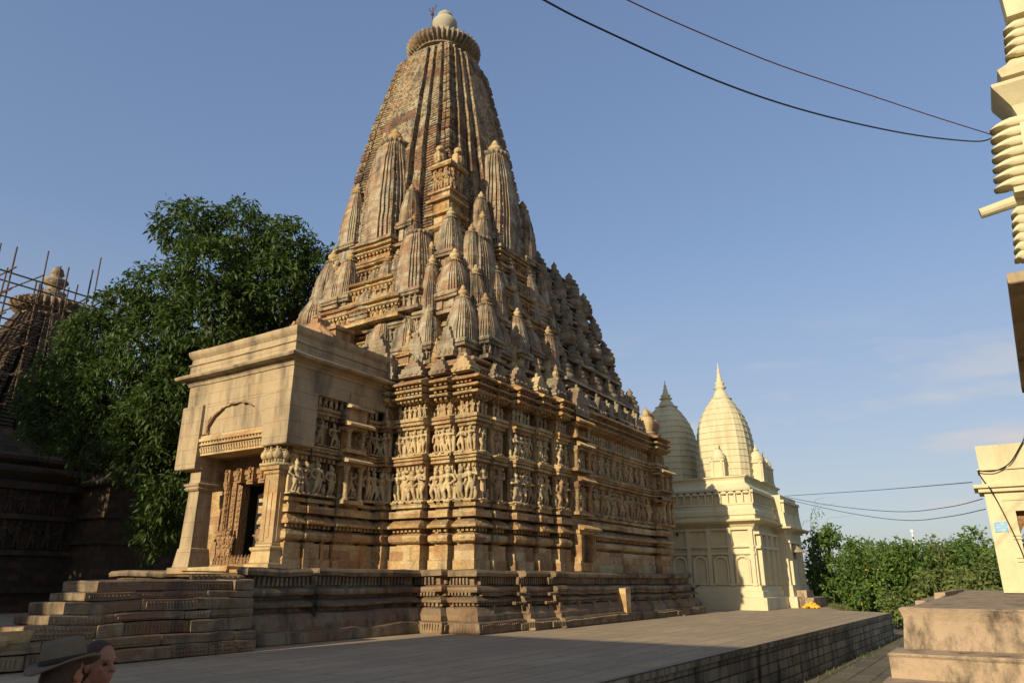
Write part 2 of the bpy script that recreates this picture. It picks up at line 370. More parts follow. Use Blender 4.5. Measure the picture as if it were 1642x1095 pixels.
bay(32.93, 34.45, 13.08, 15, 'LR')
c = MB(); c.rect(19.62, 30, 14.25, 26.2, [(1.6, 0), (8.4, 0)]); c.rect(24.9, 34.3, 13.7, 26.6, [(1.6, 0), (8.38, 0)])
c.rect(34.3, 36.2, 15.2, 25, [(1.6, 0), (7.6, 0), (7.6, .3), (7.8, .3), (8.2, 0)])
obj('wall', c, M['wall'], temple)

# plinth: stepped plan, courses with carved rows
PL = [(0, 1.0), (.06, 1.03), (.30, 1.01), (.33, .96), (.34, .86), (.50, .86), (.70, .70), (.73, .62), (.74, .45), (.84, .45), (.86, .72), (.92, .74), (1.0, .62), (1.06, .46), (1.13, .46), (1.15, .70), (1.22, .73), (1.30, .70), (1.33, .52), (1.38, .44), (1.60, .44), (1.62, .66), (1.72, .69), (1.80, .62), (1.81, .2)]
def plinth_piece(x0, x1, y0, y1, sides, k=1.0, prof=PL):
    m = MB(); p = [(z, o * k) for z, o in prof]
    m.rect(x0, x1, y0, y1, p, (9 if 'L' in sides else .0, 9 if 'E' in sides else .0, 9 if 'R' in sides else .0, .0), seg=.6)
    beads(m, x0 - .3, x1, y0 - .3, y1, .25 * k, 1.38, 1.6, .13, .07, .1, sides)
    beads(m, x0 - .5, x1, y0 - .5, y1, .22 * k, 1.04, 1.14, .12, .07, .1, sides)
    beads(m, x0 - .6, x1, y0 - .6, y1, .05, .76, .85, .14, .08, .14, sides)
    beads(m, x0 - .9, x1, y0 - .9, y1, .13 * k, .08, .26, .1, .035, .03, sides)
    # triangular leaf crests on the sloping course
    def crest(x, y, d):
        for i in range(4):
            ww = .24 - .06 * i
            if d == 'L': m.box(x - .02 - .03 * (3 - i), x + .3, y - ww, y + ww, .48 + .075 * i, .48 + .075 * (i + 1))
            else: m.box(x - ww, x + ww, y - .02 - .03 * (3 - i), y + .3, .48 + .075 * i, .48 + .075 * (i + 1))
    if 'R' in sides:
        for x in np.arange(x0 + .2, x1 - .1, 1.25): crest(x, y0 - .72 * k, 'R')
    if 'L' in sides:
        for y in np.arange(y0 + .2, y1 - .1, 1.1): crest(x0 - .72 * k, y, 'L')
    return obj('plinth', m, M['plinth'], temple, wear=.035)
plinth_piece(19.28, 26, 13.95, 15.0, 'LR')
plinth_piece(18.95, 22, 15.05, 16.4, 'LR', .97)
plinth_piece(18.5, 22, 16.45, 20, 'LR', .95)
plinth_piece(20.9, 24, 13.62, 16, 'R', .98); plinth_piece(22.5, 33.2, 13.40, 16, 'R', .98)
plinth_piece(33.2, 35.2, 13.25, 16, 'RE', 1.0); plinth_piece(33.5, 36.3, 14.6, 25, 'RE', 1.0)
m = MB(); m.box(27.3, 27.75, 12.38, 12.8, .3, 1.22, .02); obj('leaning_slab', m, M['block'], temple)
m = MB(); m.box(35.2, 37.2, 12.75, 14.2, .004, .34, .02); m.box(35.2, 36.8, 13.0, 14.4, .34, .62, .02); m.box(35.2, 36.5, 13.2, 14.4, .62, .9, .02); obj('side_steps', m, M['door'], temple, wear=.02)

# porch plinth and the broken staircase flank
m = MB()
pp = [(z, o * .8 - .8) for z, o in PL]
m.rect(13.9, 18.6, 14.95, 25.6, [(z, o) for z, o in pp], seg=.6); m.rect(11.62, 14.2, 14.95, 15.9, [(z, o) for z, o in pp], seg=.6)
for k in range(4): m.box(12 + .5 * k, 14.2, 17.8, 22.4, .004, .38 * (k + 1))
beads(m, 10.4, 17.8, 15.3, 25, -.02, 1.38, 1.6, .14, .07, .1, 'R'); beads(m, 10.4, 17.8, 15.2, 25, .02, 1.17, 1.28, .12, .05, .06, 'R')
beads(m, 10.4, 17.8, 14.98, 25, -.0, .08, .26, .1, .035, .03, 'R')
obj('porch_plinth', m, M['plinth'], temple, wear=.04)
for k, (xs, y0, z0, z1) in enumerate(((6.0, 14.35, .004, .26), (6.35, 14.4, .26, .46), (6.75, 14.45, .46, .72), (7.15, 14.5, .72, .90), (7.4, 14.52, .90, 1.14), (7.75, 14.58, 1.14, 1.30), (8.0, 14.6, 1.30, 1.52))):
    x = xs; m = MB()
    while x < 11.5:
        x2 = min(11.6, x + rnd.uniform(.45, 1.5)); yy_ = y0 + rnd.uniform(-.05, .06); zt_ = z1 - rnd.uniform(0, .02)
        m.rect(x, x2 - .012, yy_, y0 + 1.3, [(z0 + .003, -.012), (z0 + .015, .0), (zt_ - .03, rnd.uniform(-.01, .015)), (zt_ - .012, 0), (zt_, -.014)], seg=.3)
        if rnd.random() < .4:
            for q in np.arange(x + .08, x2 - .1, .075): m.box(q, q + .03, yy_ - .02, yy_ + .05, z0 + .05, zt_ - .05)
        if rnd.random() < .2: m.box(x + .05, x2 - .07, yy_ - .03, yy_ + .05, (z0 + zt_) / 2 - .03, (z0 + zt_) / 2 + .02)
        x = x2
    obj('step', m, M['plinth'], temple, wear=.03)
m = MB(); m.box(6.2, 6.9, 14.4, 15.0, .33, .64, .06); m.ell((6.3, 14.6, .48), (.3, .3, .18), 10, 6); obj('broken_block', m, M['block'], temple, wear=.06)

# ---- carved figures (remeshed into one continuous stone surface each)
def figure_mesh(k):
    r = random.Random(k); m = MB(); sw = r.choice((-1, 1)); hx = .055 * sw; seated = (k % 7 == 6)
    hd_ = (-.02 * sw, -.05, .885)
    if seated:
        m.ell((0, 0, .34), (.17, .14, .12)); m.cap((-.1, -.08, .3), (-.27, -.16, .26), .09, .07); m.cap((.1, -.08, .3), (.27, -.16, .26), .09, .07)
        m.cap((-.27, -.16, .24), (.05, -.2, .2), .065, .05); m.cap((.27, -.16, .24), (.1, -.18, .05), .065, .05); hx = 0
        hz = .36
    else:
        m.cap((hx - .05, 0, .46), (hx * .5 - .075, -.02, .27), .078, .055); m.cap((hx * .5 - .075, -.02, .27), (-.07, .01, .06), .055, .036)
        kb = r.uniform(0, .06); m.cap((hx + .05, 0, .46), (hx * .5 + .085, -.04 - kb, .27), .078, .055); m.cap((hx * .5 + .085, -.04 - kb, .27), (.07 + r.uniform(0, .04), 0, .06), .055, .036)
        m.ell((-.07, -.05, .03), (.045, .09, .03)); m.ell((.08, -.06, .03), (.045, .09, .03)); hz = .48
        m.ell((hx, 0, .49), (.125, .095, .085))
    m.cap((hx, 0, hz), (hx * .2, -.01, .64), .085, .075); m.cap((hx * .2, -.01, .64), (-.01 * sw, -.01, .74), .09, .11)
    if r.random() < .6:
        for q in (-.055, .055): m.ell((q, -.09, .705), (.052, .05, .052))
    m.cap((-.13, 0, .765), (.13, 0, .765), .052, .052); m.cap((0, 0, .77), (hd_[0], hd_[1] + .02, .86), .045, .04)
    m.ell(hd_, (.068, .078, .085)); m.cap((hd_[0], -.02, .94), (hd_[0] + .01 * sw, .0, 1.03), .062, .03)
    if r.random() < .5: m.ell((hd_[0] + .06 * sw, .02, .92), (.07, .06, .06))
    for q in (-1, 1):
        pose = r.choice('abcd'); s0 = (q * .155, 0, .76)
        if pose == 'a': e = (q * .2, -.02, .6); h = (q * .19 + hx * .4, -.06, .47)
        elif pose == 'b': e = (q * .22, -.05, .63); h = (q * .06, -.14, .66)
        elif pose == 'c': e = (q * .25, -.02, .72); h = (q * .2, -.05, .9)
        else: e = (q * .24, .0, .6); h = (q * .13 + hx * .5, -.06, .5)
        m.cap(s0, e, .046, .036); m.cap(e, h, .036, .028); m.ell(h, (.035, .035, .04))
    if k % 4 == 0: m.box(-.22, .22, .06, .16, 0, .8); m.ell((0, .11, .82), (.2, .05, .2))   # back slab and halo
    m.box(-.24, .24, -.13, .16, -.035, .012)
    if r.random() < .6: m.ell((.22 * sw, -.04, .15), (.06, .06, .14)); m.ell((.22 * sw, -.06, .31), (.045, .045, .05))
    me = mesh_of('statue_raw', m); o = bpy.data.objects.new('tmp', me); COL.objects.link(o)
    md = o.modifiers.new('r', 'REMESH'); md.mode = 'VOXEL'; md.voxel_size = .013
    dg = bpy.context.evaluated_depsgraph_get(); out = bpy.data.meshes.new_from_object(o.evaluated_get(dg))
    bpy.data.objects.remove(o); bpy.data.meshes.remove(me)
    out.name = 'statue'; out.materials.clear(); out.materials.append(M['statue'])
    out.polygons.foreach_set('use_smooth', [True] * len(out.polygons)); return out
FIG = [figure_mesh(k) for k in range(13)]
nfig = [0]
def figure(x, y, z, h, rot, parent=None, name='statue'):
    o = bpy.data.objects.new(name, FIG[rnd.choice((0, 1, 2, 3, 4, 5, 7, 8, 9, 10, 11, 12))]); wd = h * rnd.uniform(.95, 1.15)
    o.location = (x, y, z); o.rotation_euler = (0, 0, rot + rnd.uniform(-.2, .2)); o.scale = (wd * rnd.choice((-1, 1)), wd, h * rnd.uniform(.95, 1.03))
    nfig[0] += 1
    return link(o, parent or temple)
def fig_into(mb, x, y, z, h, rot, n=None):
    """a small figure merged into a frieze mesh (low count of faces)"""
    s_, c_ = math.sin(rot), math.cos(rot); sw = rnd.choice((-1, 1)) * h
    def P(a, b, c2): return (x + (a * sw) * c_ - b * h * s_, y + (a * sw) * s_ + b * h * c_, z + c2 * h)
    rr = lambda v: v * h
    mb.cap(P(.05, 0, .42), P(.10, -.06, .05), rr(.09), rr(.05), 6); mb.cap(P(-.05, 0, .42), P(-.09, 0, .05), rr(.09), rr(.05), 6)
    mb.ell(P(.03, 0, .46), (rr(.14), rr(.14), rr(.1)), 7, 5); mb.cap(P(.02, 0, .5), P(0, -.02, .72), rr(.09), rr(.13), 7)
    mb.ell(P(-.02, -.06, .88), (rr(.09), rr(.09), rr(.1)), 7, 5); mb.ell(P(-.02, 0, .99), (rr(.07), rr(.07), rr(.07)), 6, 4)
    mb.cap(P(.15, 0, .74), P(.22, -.1, .56), rr(.05), rr(.04), 5); mb.cap(P(-.15, 0, .74), P(-.24, -.05, .6 + rnd.random() * .3), rr(.05), rr(.04), 5)
def frieze(x0, x1, y0, y1, z, h, side, step):
    m = MB()
    if side == 'L':
        k = max(1, round((y1 - y0) / step))
        for i in range(k): fig_into(m, x0, y0 + (y1 - y0) * (i + .5) / k, z, h * rnd.uniform(.85, 1.05), -math.pi / 2)
        m.box(x0 - .12, x0 + .1, y0, y1, z - .04, z)
    else:
        k = max(1, round((x1 - x0) / step))
        for i in range(k): fig_into(m, x0 + (x1 - x0) * (i + .5) / k, y0, z, h * rnd.uniform(.85, 1.05), 0)
        m.box(x0, x1, y0 - .12, y0 + .1, z - .04, z)
    return obj('figure_frieze', m, M['statue'], temple, smooth=True)
def bracket(m, x, y, z, w, d, side):
    for i, q in enumerate((1, .82, .6)):
        if side == 'L': m.box(x - d * q, x + .1, y - w * q, y + w * q, z - .05 * (i + 1), z - .05 * i)
        else: m.box(x - w * q, x + w * q, y - d * q, y + .1, z - .05 * (i + 1), z - .05 * i)
ROW = ((4.02, 1.06), (5.60, .83))
def row_L(x, y0, y1, k):
    brk = MB()
    for z, h in ROW:
        for i in range(k):
            y = y0 + (y1 - y0) * (i + .5) / k; figure(x + .09, y, z, h * 1.0, -math.pi / 2); bracket(brk, x + .15, y, z - .03, .2, .24, 'L')
    brk.box(x + .14, x + .3, y0, y1, 3.8, 6.9); obj('bracket_course', brk, M['wall'], temple)
    frieze(x + .12, 0, y0, y1, 6.86, .48, 'L', .24)
def row_R(y, x0, x1, k):
    brk = MB()
    for z, h in ROW:
        for i in range(k):
            x = x0 + (x1 - x0) * (i + .5) / k; figure(x, y + .09, z, h, 0); bracket(brk, x, y + .15, z - .03, .2, .24, 'R')
    brk.box(x0, x1, y + .14, y + .3, 3.8, 6.9); obj('bracket_course', brk, M['wall'], temple)
    frieze(x0, x1, y + .12, 0, 6.86, .48, 'R', .24)
row_L(19.28, 14.0, 14.68, 2); row_L(19.18, 14.83, 15.64, 3); row_L(18.93, 15.8, 17.12, 4); row_L(18.72, 17.3, 17.66, 1)
row_R(13.88, 19.45, 20.1, 1); row_R(13.84, 20.3, 21.05, 1); row_R(13.62, 21.25, 22.48, 4); row_R(13.49, 22.7, 23.5, 2); row_R(13.26, 23.75, 24.6, 2)
row_R(13.34, 26.1, 32.8, 11); row_R(13.08, 33.2, 34.3, 2)
def colonette(mb, x, y, z0, z1, r):
    h = z1 - z0; pr = [(1.5, 0), (1.5, .05), (1.0, .08), (1.1, .2), (.9, .22), (.9, .45), (1.15, .47), (1.15, .5), (.85, .53), (.85, .75), (1.2, .78), (.9, .82), (1.4, .9), (1.6, .95), (1.6, 1)]
    mb.lathe([(q * r, k * h) for q, k in pr], x, y, z0, 8)
def chajja(mb, x0, x1, y0, y1, z, o, side):
    """sloping ribbed eave"""
    if side == 'R':
        mb.add([(x0, y0, z + .16), (x1, y0, z + .16), (x1, y0 - o, z + .02), (x0, y0 - o, z + .02), (x0, y0, z), (x1, y0, z), (x1, y0 - o, z - .03), (x0, y0 - o, z - .03)],
               [(0, 1, 2, 3)[::-1], (4, 5, 6, 7), (2, 3, 7, 6)[::-1], (0, 3, 7, 4), (1, 2, 6, 5)[::-1], (0, 1, 5, 4)])
        for x in np.arange(x0 + .04, x1, .1): mb.tube([(x, y0, z + .165), (x, y0 - o - .01, z + .02)], .03, 5)
    else:
        mb.add([(x0, y0, z + .16), (x0, y1, z + .16), (x0 - o, y1, z + .02), (x0 - o, y0, z + .02), (x0, y0, z), (x0, y1, z), (x0 - o, y1, z - .03), (x0 - o, y0, z - .03)],
               [(0, 1, 2, 3), (4, 5, 6, 7)[::-1], (2, 3, 7, 6), (0, 3, 7, 4)[::-1], (1, 2, 6, 5), (0, 1, 5, 4)[::-1]])
# projecting shrine niches on the long side
m = MB(); x0, x1, yf = 24.72, 25.95, 12.95
m.box(x0 - .08, x1 + .05, yf - .05, 13.5, 1.82, 2.0); m.box(x0 - .02, x1, yf, 13.5, 2.0, 2.12)
for x in (x0 + .1, x1 - .1): m.box(x - .1, x + .1, yf, yf + .25, 2.12, 3.16); beads(m, x - .1, x + .1, yf, yf + .2, .03, 2.2, 3.1, .06, .03, .05, 'R')
m.box(x0 - .05, x1 + .05, yf - .02, 13.5, 3.16, 3.3); chajja(m, x0 - .15, x1 + .15, yf, 0, 3.3, .25, 'R')
for z0, z1 in ((3.95, 5.1), (5.58, 6.45), (6.86, 7.4)):
    m.box(x0 - .05, x1 + .05, yf - .02, 13.5, z0 - .1, z0)
    for x in (x0 + .1, x1 - .1): colonette(m, x, yf + .12, z0, z1 - .12, .085)
    m.box(x0, x1, yf, 13.5, z1 - .12, z1); chajja(m, x0 - .06, x1 + .06, yf, 0, z1, .14, 'R')
m.box(x0 + .03, x1 - .03, 13.28, 13.6, 2.05, 7.5)
obj('niche_shrine', m, M['wall'], temple)
figure((x0 + x1) / 2, 13.15, 4.0, .95, 0); figure((x0 + x1) / 2, 13.15, 5.62, .75, 0)
# same kind of niches on the far end bay
m = MB()
for z0, z1 in ((4.0, 5.1), (5.6, 6.4)):
    for x in (33.2, 33.7, 34.3): colonette(m, x, 12.9, z0, z1 - .1, .09)
    m.box(33.0, 34.4, 12.8, 13.3, z0 - .1, z0); m.box(33.0, 34.4, 12.85, 13.3, z1 - .1, z1); chajja(m, 32.9, 34.6, 12.85, 0, z1, .15, 'R')
obj('niche_shrine', m, M['wall'], temple)

# ---- porch
porch = link(bpy.data.objects.new('porch', None), temple); PF, PS, PN = 14.5, 17.45, 22.75   # front plane, near side, far side
m = MB()
for (a, b, o) in ((14.95, 15.6, 0), (15.68, 16.3, .06), (16.38, 16.75, .02), (16.83, 18.0, .09), (18.05, 18.7, 0)):
    m.rect(a, b, 17.67 - o, 19, [(z, max(-.2, q * .8)) for z, q in WALL if z < 7.4], (.02, .02, 9, 0), seg=.3)
    beads(m, a, b, 17.67 - o, 19, 0, 5.08, 5.2, .15, .09, .08, 'R'); beads(m, a, b, 17.67 - o, 19, 0, 6.46, 6.58, .15, .09, .08, 'R'); beads(m, a, b, 17.67 - o, 19, .0, 3.02, 3.12, .15, .09, .08, 'R')
m.box(16.4, 19, 18.4, 22.4, 1.7, 8.2); m.box(15.95, 16.5, 21.5, 22.9, 1.7, 5.7); m.box(15.4, 16.5, 17.9, 22.6, 5.44, 6.4)
obj('porch_wall', m, M['wall'], porch, wear=.012)
for z, h in ROW:
    for x in (15.15, 15.5, 15.99, 16.56, 17.8, 18.25, 18.55): figure(x, 17.66, z, h * .97, 0, porch)
m = MB()
for z0, z1 in ((3.95, 5.15), (5.6, 6.35)):
    for x in (16.98, 17.62): colonette(m, x, 17.38, z0, z1 - .1, .075)
    m.box(16.85, 17.75, 17.3, 17.7, z0 - .12, z0); m.box(16.85, 17.75, 17.3, 17.7, z1 - .1, z1); chajja(m, 16.7, 17.9, 17.33, 0, z1, .28, 'R')
m.box(16.9, 17.7, 17.32, 17.7, 6.55, 6.95); chajja(m, 16.75, 17.85, 17.35, 0, 6.95, .25, 'R'); m.rect(16.95, 17.65, 17.4, 17.8, [(7.1, 0), (7.45, 0), (7.55, -.1), (7.6, -.2)])
obj('niche_shrine', m, M['statue'], porch); figure(17.3, 17.55, 4.05, .9, 0, porch)
figm = MB(); 
for x in np.arange(15.1, 18.6, .24): fig_into(figm, x, 17.62, 6.84, .46, 0)
obj('figure_frieze', figm, M['statue'], porch, smooth=True)
# plastered upper box
P = MB()
top = [(7.15, 0), (7.86, 0), (7.88, .04), (7.95, .06), (8.0, .10), (8.06, .12), (8.09, .36), (8.16, .40), (8.2, .38), (8.3, .14), (8.34, .05), (8.60, .05), (8.62, .10), (8.66, .10), (8.70, .03), (8.86, .02), (8.9, .06), (9.0, .12), (9.08, .14), (9.14, .14)]
P.rect(PF, 18.75, PS, PN, top, (9, .05, 9, 9), seg=.5)
P.rect(PF - .09, 15.5, PS - .1, 18.5, [(5.42, -.02), (5.45, 0), (7.14, 0), (7.15, -.03)], seg=.4)        # near corner block
P.rect(PF - .09, 15.5, 21.75, PN + .1, [(5.0, -.02), (5.03, 0), (7.14, 0), (7.15, -.03)], seg=.4)       # far corner block
# front panel with an arched recess
ys = np.linspace(18.5, 21.75, 25); prof = []
for y in ys:
    t = (y - 18.7) / (21.55 - 18.7) * 2 - 1
    prof.append(6.12 if abs(t) > 1 else 6.12 + .86 * (1 - abs(t) ** 2.4) ** .6 + .035 * abs(math.sin(t * 11)))
vs_ = []; fs_ = []
for y, zz in zip(ys, prof): vs_ += [(PF + .01, y, zz), (PF + .01, y, 7.16), (PF + .09, y, zz), (PF + .09, y, 6.0)]
for i in range(len(ys) - 1):
    a = i * 4; b = a + 4; fs_ += [(a, a + 1, b + 1, b), (a + 2, a, b, b + 2), (a + 3, a + 2, b + 2, b + 3)]
P.add(vs_, fs_); P.box(PF + .1, 15.4, 18.5, 21.75, 6.0, 7.2)
obj('porch_roof', P, M['plaster'], porch, wear=.012)
m = MB(); pts_ = [(PF - .005, y, zz) for y, zz in zip(ys, prof) if zz > 6.13]
for a_, b_ in ((4, 9), (10, 13), (15, 21)): m.tube(pts_[a_:b_], [rnd.uniform(.015, .045) for _ in pts_[a_:b_]], 6)
m.tube([(PF - .01, pts_[-1][1] + .0, 6.1), (PF - .005, pts_[-1][1], 6.5), (PF, pts_[-2][1], 6.72)], [.04, .03, .02], 6)
obj('broken_plaster', m, M['door'], porch, wear=.02)
m = MB(); m.box(PF + .06, 15.3, 18.5, 21.75, 5.42, 5.98); m.box(PF - .02, 15.0, 18.52, 21.73, 5.98, 6.06); m.box(PF - .08, 15.0, 18.52, 21.73, 5.86, 5.96); m.box(PF - .03, 15.0, 18.52, 21.73, 5.74, 5.80)
for y in np.arange(18.56, 21.7, .15): m.box(PF - .04, PF + .1, y, y + .08, 5.80, 5.86)
for y in np.arange(18.56, 21.7, .13): m.tube([(PF + .04, y, 5.5), (PF + .02, y + .06, 5.64), (PF + .03, y + .02, 5.7)], [.03, .035, .01], 5)
obj('lintel', m, M['block'], porch)
def gana_capital(yc, z0):
    m = MB(); m.box(14.5, 15.3, yc - .42, yc + .42, z0 - .02, z0 + .06); m.box(14.62, 15.2, yc - .32, yc + .32, z0 + .06, z0 + .6)
    for q, rot in (((14.6, yc - .27), -1.57), ((14.6, yc + .02), -1.57), ((14.6, yc + .28), -1.57), ((14.8, yc - .36), 0), ((15.1, yc - .36), 0)): fig_into(m, q[0], q[1], z0 + .04, .56, rot); m.ell((q[0], q[1], z0 + .3), (.16, .15, .16), 8, 6)
    return m
for yc, zb, right in ((18.18, 1.81, True), (22.02, 1.81, False)):
    m = MB(); 
    m.rect(14.55, 15.35, yc - .42, yc + .42, [(1.74, .12), (1.95, .12), (1.98, .03), (2.3, .0), (2.36, .05), (2.42, .05), (2.46, -.06)] if right else [(1.74, .1), (1.88, .1), (1.9, .0), (2.46, -.07), (2.5, -.12)])
    if right:
        m.rect(14.68, 15.25, yc - .3, yc + .3, [(2.44, .06), (2.52, .06), (2.54, 0), (4.55, 0), (4.6, .05), (4.68, .05), (4.70, .12), (4.82, .14), (4.84, .02)])
        m.box(14.655, 14.7, yc - .12, yc + .0, 2.7, 4.0); m.box(14.655, 14.7, yc + .08, yc + .2, 2.6, 4.4); m.box(14.8, 15.1, yc - .325, yc - .2, 2.6, 4.0); m.rect(15.35, 16.2, 17.95, 18.6, [(1.74, 0), (5.4, 0)])
    else:
        m.rect(14.68, 15.22, yc - .27, yc + .29, [(2.4, .03), (4.28, -.01), (4.3, .06), (4.36, .11), (4.42, .06), (4.46, .11), (4.52, .13), (4.56, .02), (4.62, 0), (4.95, 0), (5.05, .05)])
    o = obj('porch_pillar', m, M['block'] if right else M['plaster'], porch, wear=.01)
    if right:
        o2 = MB(); o2.v, o2.f = gana_capital(yc, 4.84).v, gana_capital(yc, 4.84).f; obj('carved_capital', o2, M['statue'], porch, smooth=True)
# doorway with carved jambs, threshold and blacked-in opening
DX, D0, D1, DZ0, DZ1 = 15.75, 19.72, 20.92, 2.22, 4.55
m = MB()
for k in range(3):
    a = .02 + k * .24
    for s_, y in ((-1, D0), (1, D1)):
        ya, yb = (y - a - .22, y - a) if s_ < 0 else (y + a, y + a + .22)
        m.box(DX - .06 * k, DX + .5, ya, yb, 2.0, DZ1 + .1 + .02 * k)
        if k == 2:
            colonette(m, DX - .16, (ya + yb) / 2, 2.9, DZ1 + .1, .085)
        else:
            for z in np.arange(3.2, DZ1, .17): m.ell((DX - .06 * k, (ya + yb) / 2, z), (.05, .085, .07), 6, 4)
for y in (D0 - .12, D0 - .36, D0 - .6, D1 + .14, D1 + .38, D1 + .62): fig_into(m, DX - .16, y, 2.1, .98, -math.pi / 2)
for k in range(3): m.box(DX - .05 * k, DX + .5, D0 - .74, D1 + .74, DZ1 + .13 * k + .02 * k, DZ1 + .13 * (k + 1) + .02 * k)
for i, y in enumerate(np.linspace(D0 - .6, D1 + .6, 5)): m.box(DX - .22, DX + .2, y - .13, y + .13, DZ1 + .04, DZ1 + .5); fig_into(m, DX - .25, y, DZ1 + .1, .4, -math.pi / 2)
m.box(DX - .1, DX + .5, 18.55, 21.7, DZ1 + .44, 5.43)
m.box(DX - .25, DX + .6, D0 - .75, D1 + .75, 1.98, 2.2); m.box(DX - .5, DX + .5, D0 - .4, D1 + .6, 1.75, 1.98)
for y in np.arange(D0 - .7, D1 + .7, .17): fig_into(m, DX - .27, y, 1.96, .3, -math.pi / 2)
obj('door_frame', m, M['door'], porch)
m = MB(); m.box(DX + .3, DX + .62, D0 - .6, D0 + .001, 1.8, 5); m.box(DX + .3, DX + .62, D1 - .001, D1 + .6, 1.8, 5); m.box(DX + .63, DX + .66, D0 - .1, D1 + .1, 2.0, 4.7)  # near-black panels paint in the shade inside the door
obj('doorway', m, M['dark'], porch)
m = MB(); m.box(14.1, 16.6, 18.3, 22, 1.70, 1.80, .02); m.box(14.0, 14.75, 18.9, 21.2, 1.78, 1.9, .03); obj('threshold_slab', m, M['block'], porch, wear=.02)

# ---- towers
def half(c=.93):
    pts = [(-c, c, 'k'), (-.86, c, 'k'), (-.855, c - .025, 'k'), (-.845, c - .025, 'k'), (-.84, c, 'k'), (-.775, c, 'k'), (-.765, c - .17, 'n'), (-.725, c - .15, 'n'), (-.72, .975, 'q'), (-.55, .965, 'q'), (-.54, .80, 'n'), (-.50, .82, 'n'), (-.495, 1.02, 'p'), (-.355, 1.01, 'p'), (-.345, .85, 'n'), (-.305, .87, 'n'), (-.30, 1.07, 'b')]
    pts += [(-s_, o, b) for s_, o, b in reversed(pts)][:-1]
    return pts
HALF = half()
FACES = [((0, -1), (1, 0)), ((1, 0), (0, 1)), ((0, 1), (-1, 0)), ((-1, 0), (0, -1))]
def shikhara(cx, cy, z0, z1, curve, N, kper=5, chop=.012, wx=1.0, kamp=.02):
    """curvilinear tower: stepped plan with deep chases, lapped courses and a notched corner band"""
    m = MB(); rs = []
    def ring(z, t, i, lip):
        w = curve(t); r = []
        for (nx, ny), (tx, ty) in FACES:
            for s_, o, b in HALF:
                k = 1.0
                if b == 'k':
                    ph = i % kper
                    k = 1.0 + (kamp if ph < kper - 1 else -kamp) + (chop * 1.2 if lip else 0)
                elif b == 'q': k = 1.0 + (chop * 1.1 if lip else -chop * .4)
                elif b in 'pb': k = 1.0 + (chop * .45 if lip else 0)
                if b == 'n': k = 1.0
                r.append((cx + w * (tx * s_ * (k if b == 'k' else 1) + nx * o * k), cy + w * wx * (ty * s_ * (k if b == 'k' else 1) + ny * o * k), z))
        return r
    for i in range(N):
        ta, tb = i / N, (i + 1) / N; za, zb = z0 + (z1 - z0) * ta, z0 + (z1 - z0) * tb; d = (zb - za)
        rs.append(ring(za + d * .04, ta, i, False)); rs.append(ring(za + d * .32, ta + .32 / N, i, False)); rs.append(ring(za + d * .36, ta + .36 / N, i, True)); rs.append(ring(za + d * .94, tb, i, True))
    m.rings(rs); return m
def amalaka(r, h, n=28, seg=None):
    m = MB(); pr = [(.62, -.26), (.76, -.2), (.93, -.04), (1.0, .14), (.99, .28), (.88, .42), (.7, .5), (.5, .54)]
    m.lathe([(a * r, b * h) for a, b in pr], n=seg or n * 4, rib=n, amp=.17); return m
def finial(r):
    m = MB(); m.lathe([(.9, -.1), (.95, .02), (.6, .1), (.5, .16), (.85, .4), (1.0, .75), (.95, 1.05), (.7, 1.3), (.42, 1.42), (.62, 1.52), (.62, 1.62), (.35, 1.7), (.42, 1.95), (.3, 2.2), (.05, 2.45)], n=18, sc=r); return m
_am, _fi = {}, {}
def top_set(parent, cx, cy, z, r, fr, mat='tower', fin=True, n=20):
    me = _am.setdefault(n, mesh_of('amalaka', amalaka(1, 1, n), True))
    if not me.materials: me.materials.append(M['roof'])
    o = bpy.data.objects.new('amalaka', me); o.location = (cx, cy, z); o.scale = (r, r, r * .62); link(o, parent)
    if fin:
        me = _fi.setdefault(0, mesh_of('finial', finial(1), True))
        if not me.materials: me.materials.append(M['statue'])
        o = bpy.data.objects.new('finial', me); o.location = (cx, cy, z + r * .36); o.scale = (fr, fr, fr); link(o, parent)
def interp(tab):
    zs = [a for a, b in tab]; ws = [b for a, b in tab]; return lambda z: float(np.interp(z, zs, ws))
MAINW = interp([(11, 3.75), (13, 3.62), (15, 3.48), (16.5, 3.34), (18, 3.2), (20, 2.95), (22, 2.62), (23.5, 2.34), (25, 2.03), (26, 1.83), (26.6, 1.70), (26.95, 1.60)])
Z0, Z1 = 11.0, 26.62
spire = obj('spire', shikhara(XC, YC, Z0, Z1, lambda t: MAINW(Z0 + (Z1 - Z0) * min(t, 1)), 104, 4, .009, 1.0, .016), M['spire'], temple, wear=.03)
m = MB(); m.lathe([(1.6, -.1), (1.38, .05), (1.3, .35), (1.3, .55), (1.48, .6), (1.48, .75), (1.2, .8)], XC, YC, 26.6, 32); 
for k in range(8):      # shoulder stones under the crown disc
    a = math.pi / 4 * k + .39; m.box(XC + 1.36 * math.cos(a) - .2, XC + 1.36 * math.cos(a) + .2, YC + 1.36 * math.sin(a) - .2, YC + 1.36 * math.sin(a) + .2, 26.5, 26.85, .02)
obj('neck', m, M['roof'], spire)
o = obj('amalaka', amalaka(1.8, 1.05, 44, 220), M['roof'], spire, smooth=True); o.location = (XC, YC, 27.45)
m = MB(); m.lathe([(1.1, 0), (1.2, .12), (1.0, .3), (.75, .38), (.5, .4)], XC, YC, 28.1, 48, 24, .1); obj('crown_cap', m, M['roof'], spire, smooth=True)
m = MB(); m.lathe([(.6, -.5), (.45, 0), (.42, .08), (.52, .22), (.66, .5), (.66, .72), (.5, .95), (.28, 1.05), (.4, 1.12), (.4, 1.22), (.2, 1.3), (.2, 1.42), (.04, 1.62)], XC, YC, 28.85, 24); obj('finial', m, M['whitepot'], spire, smooth=True)
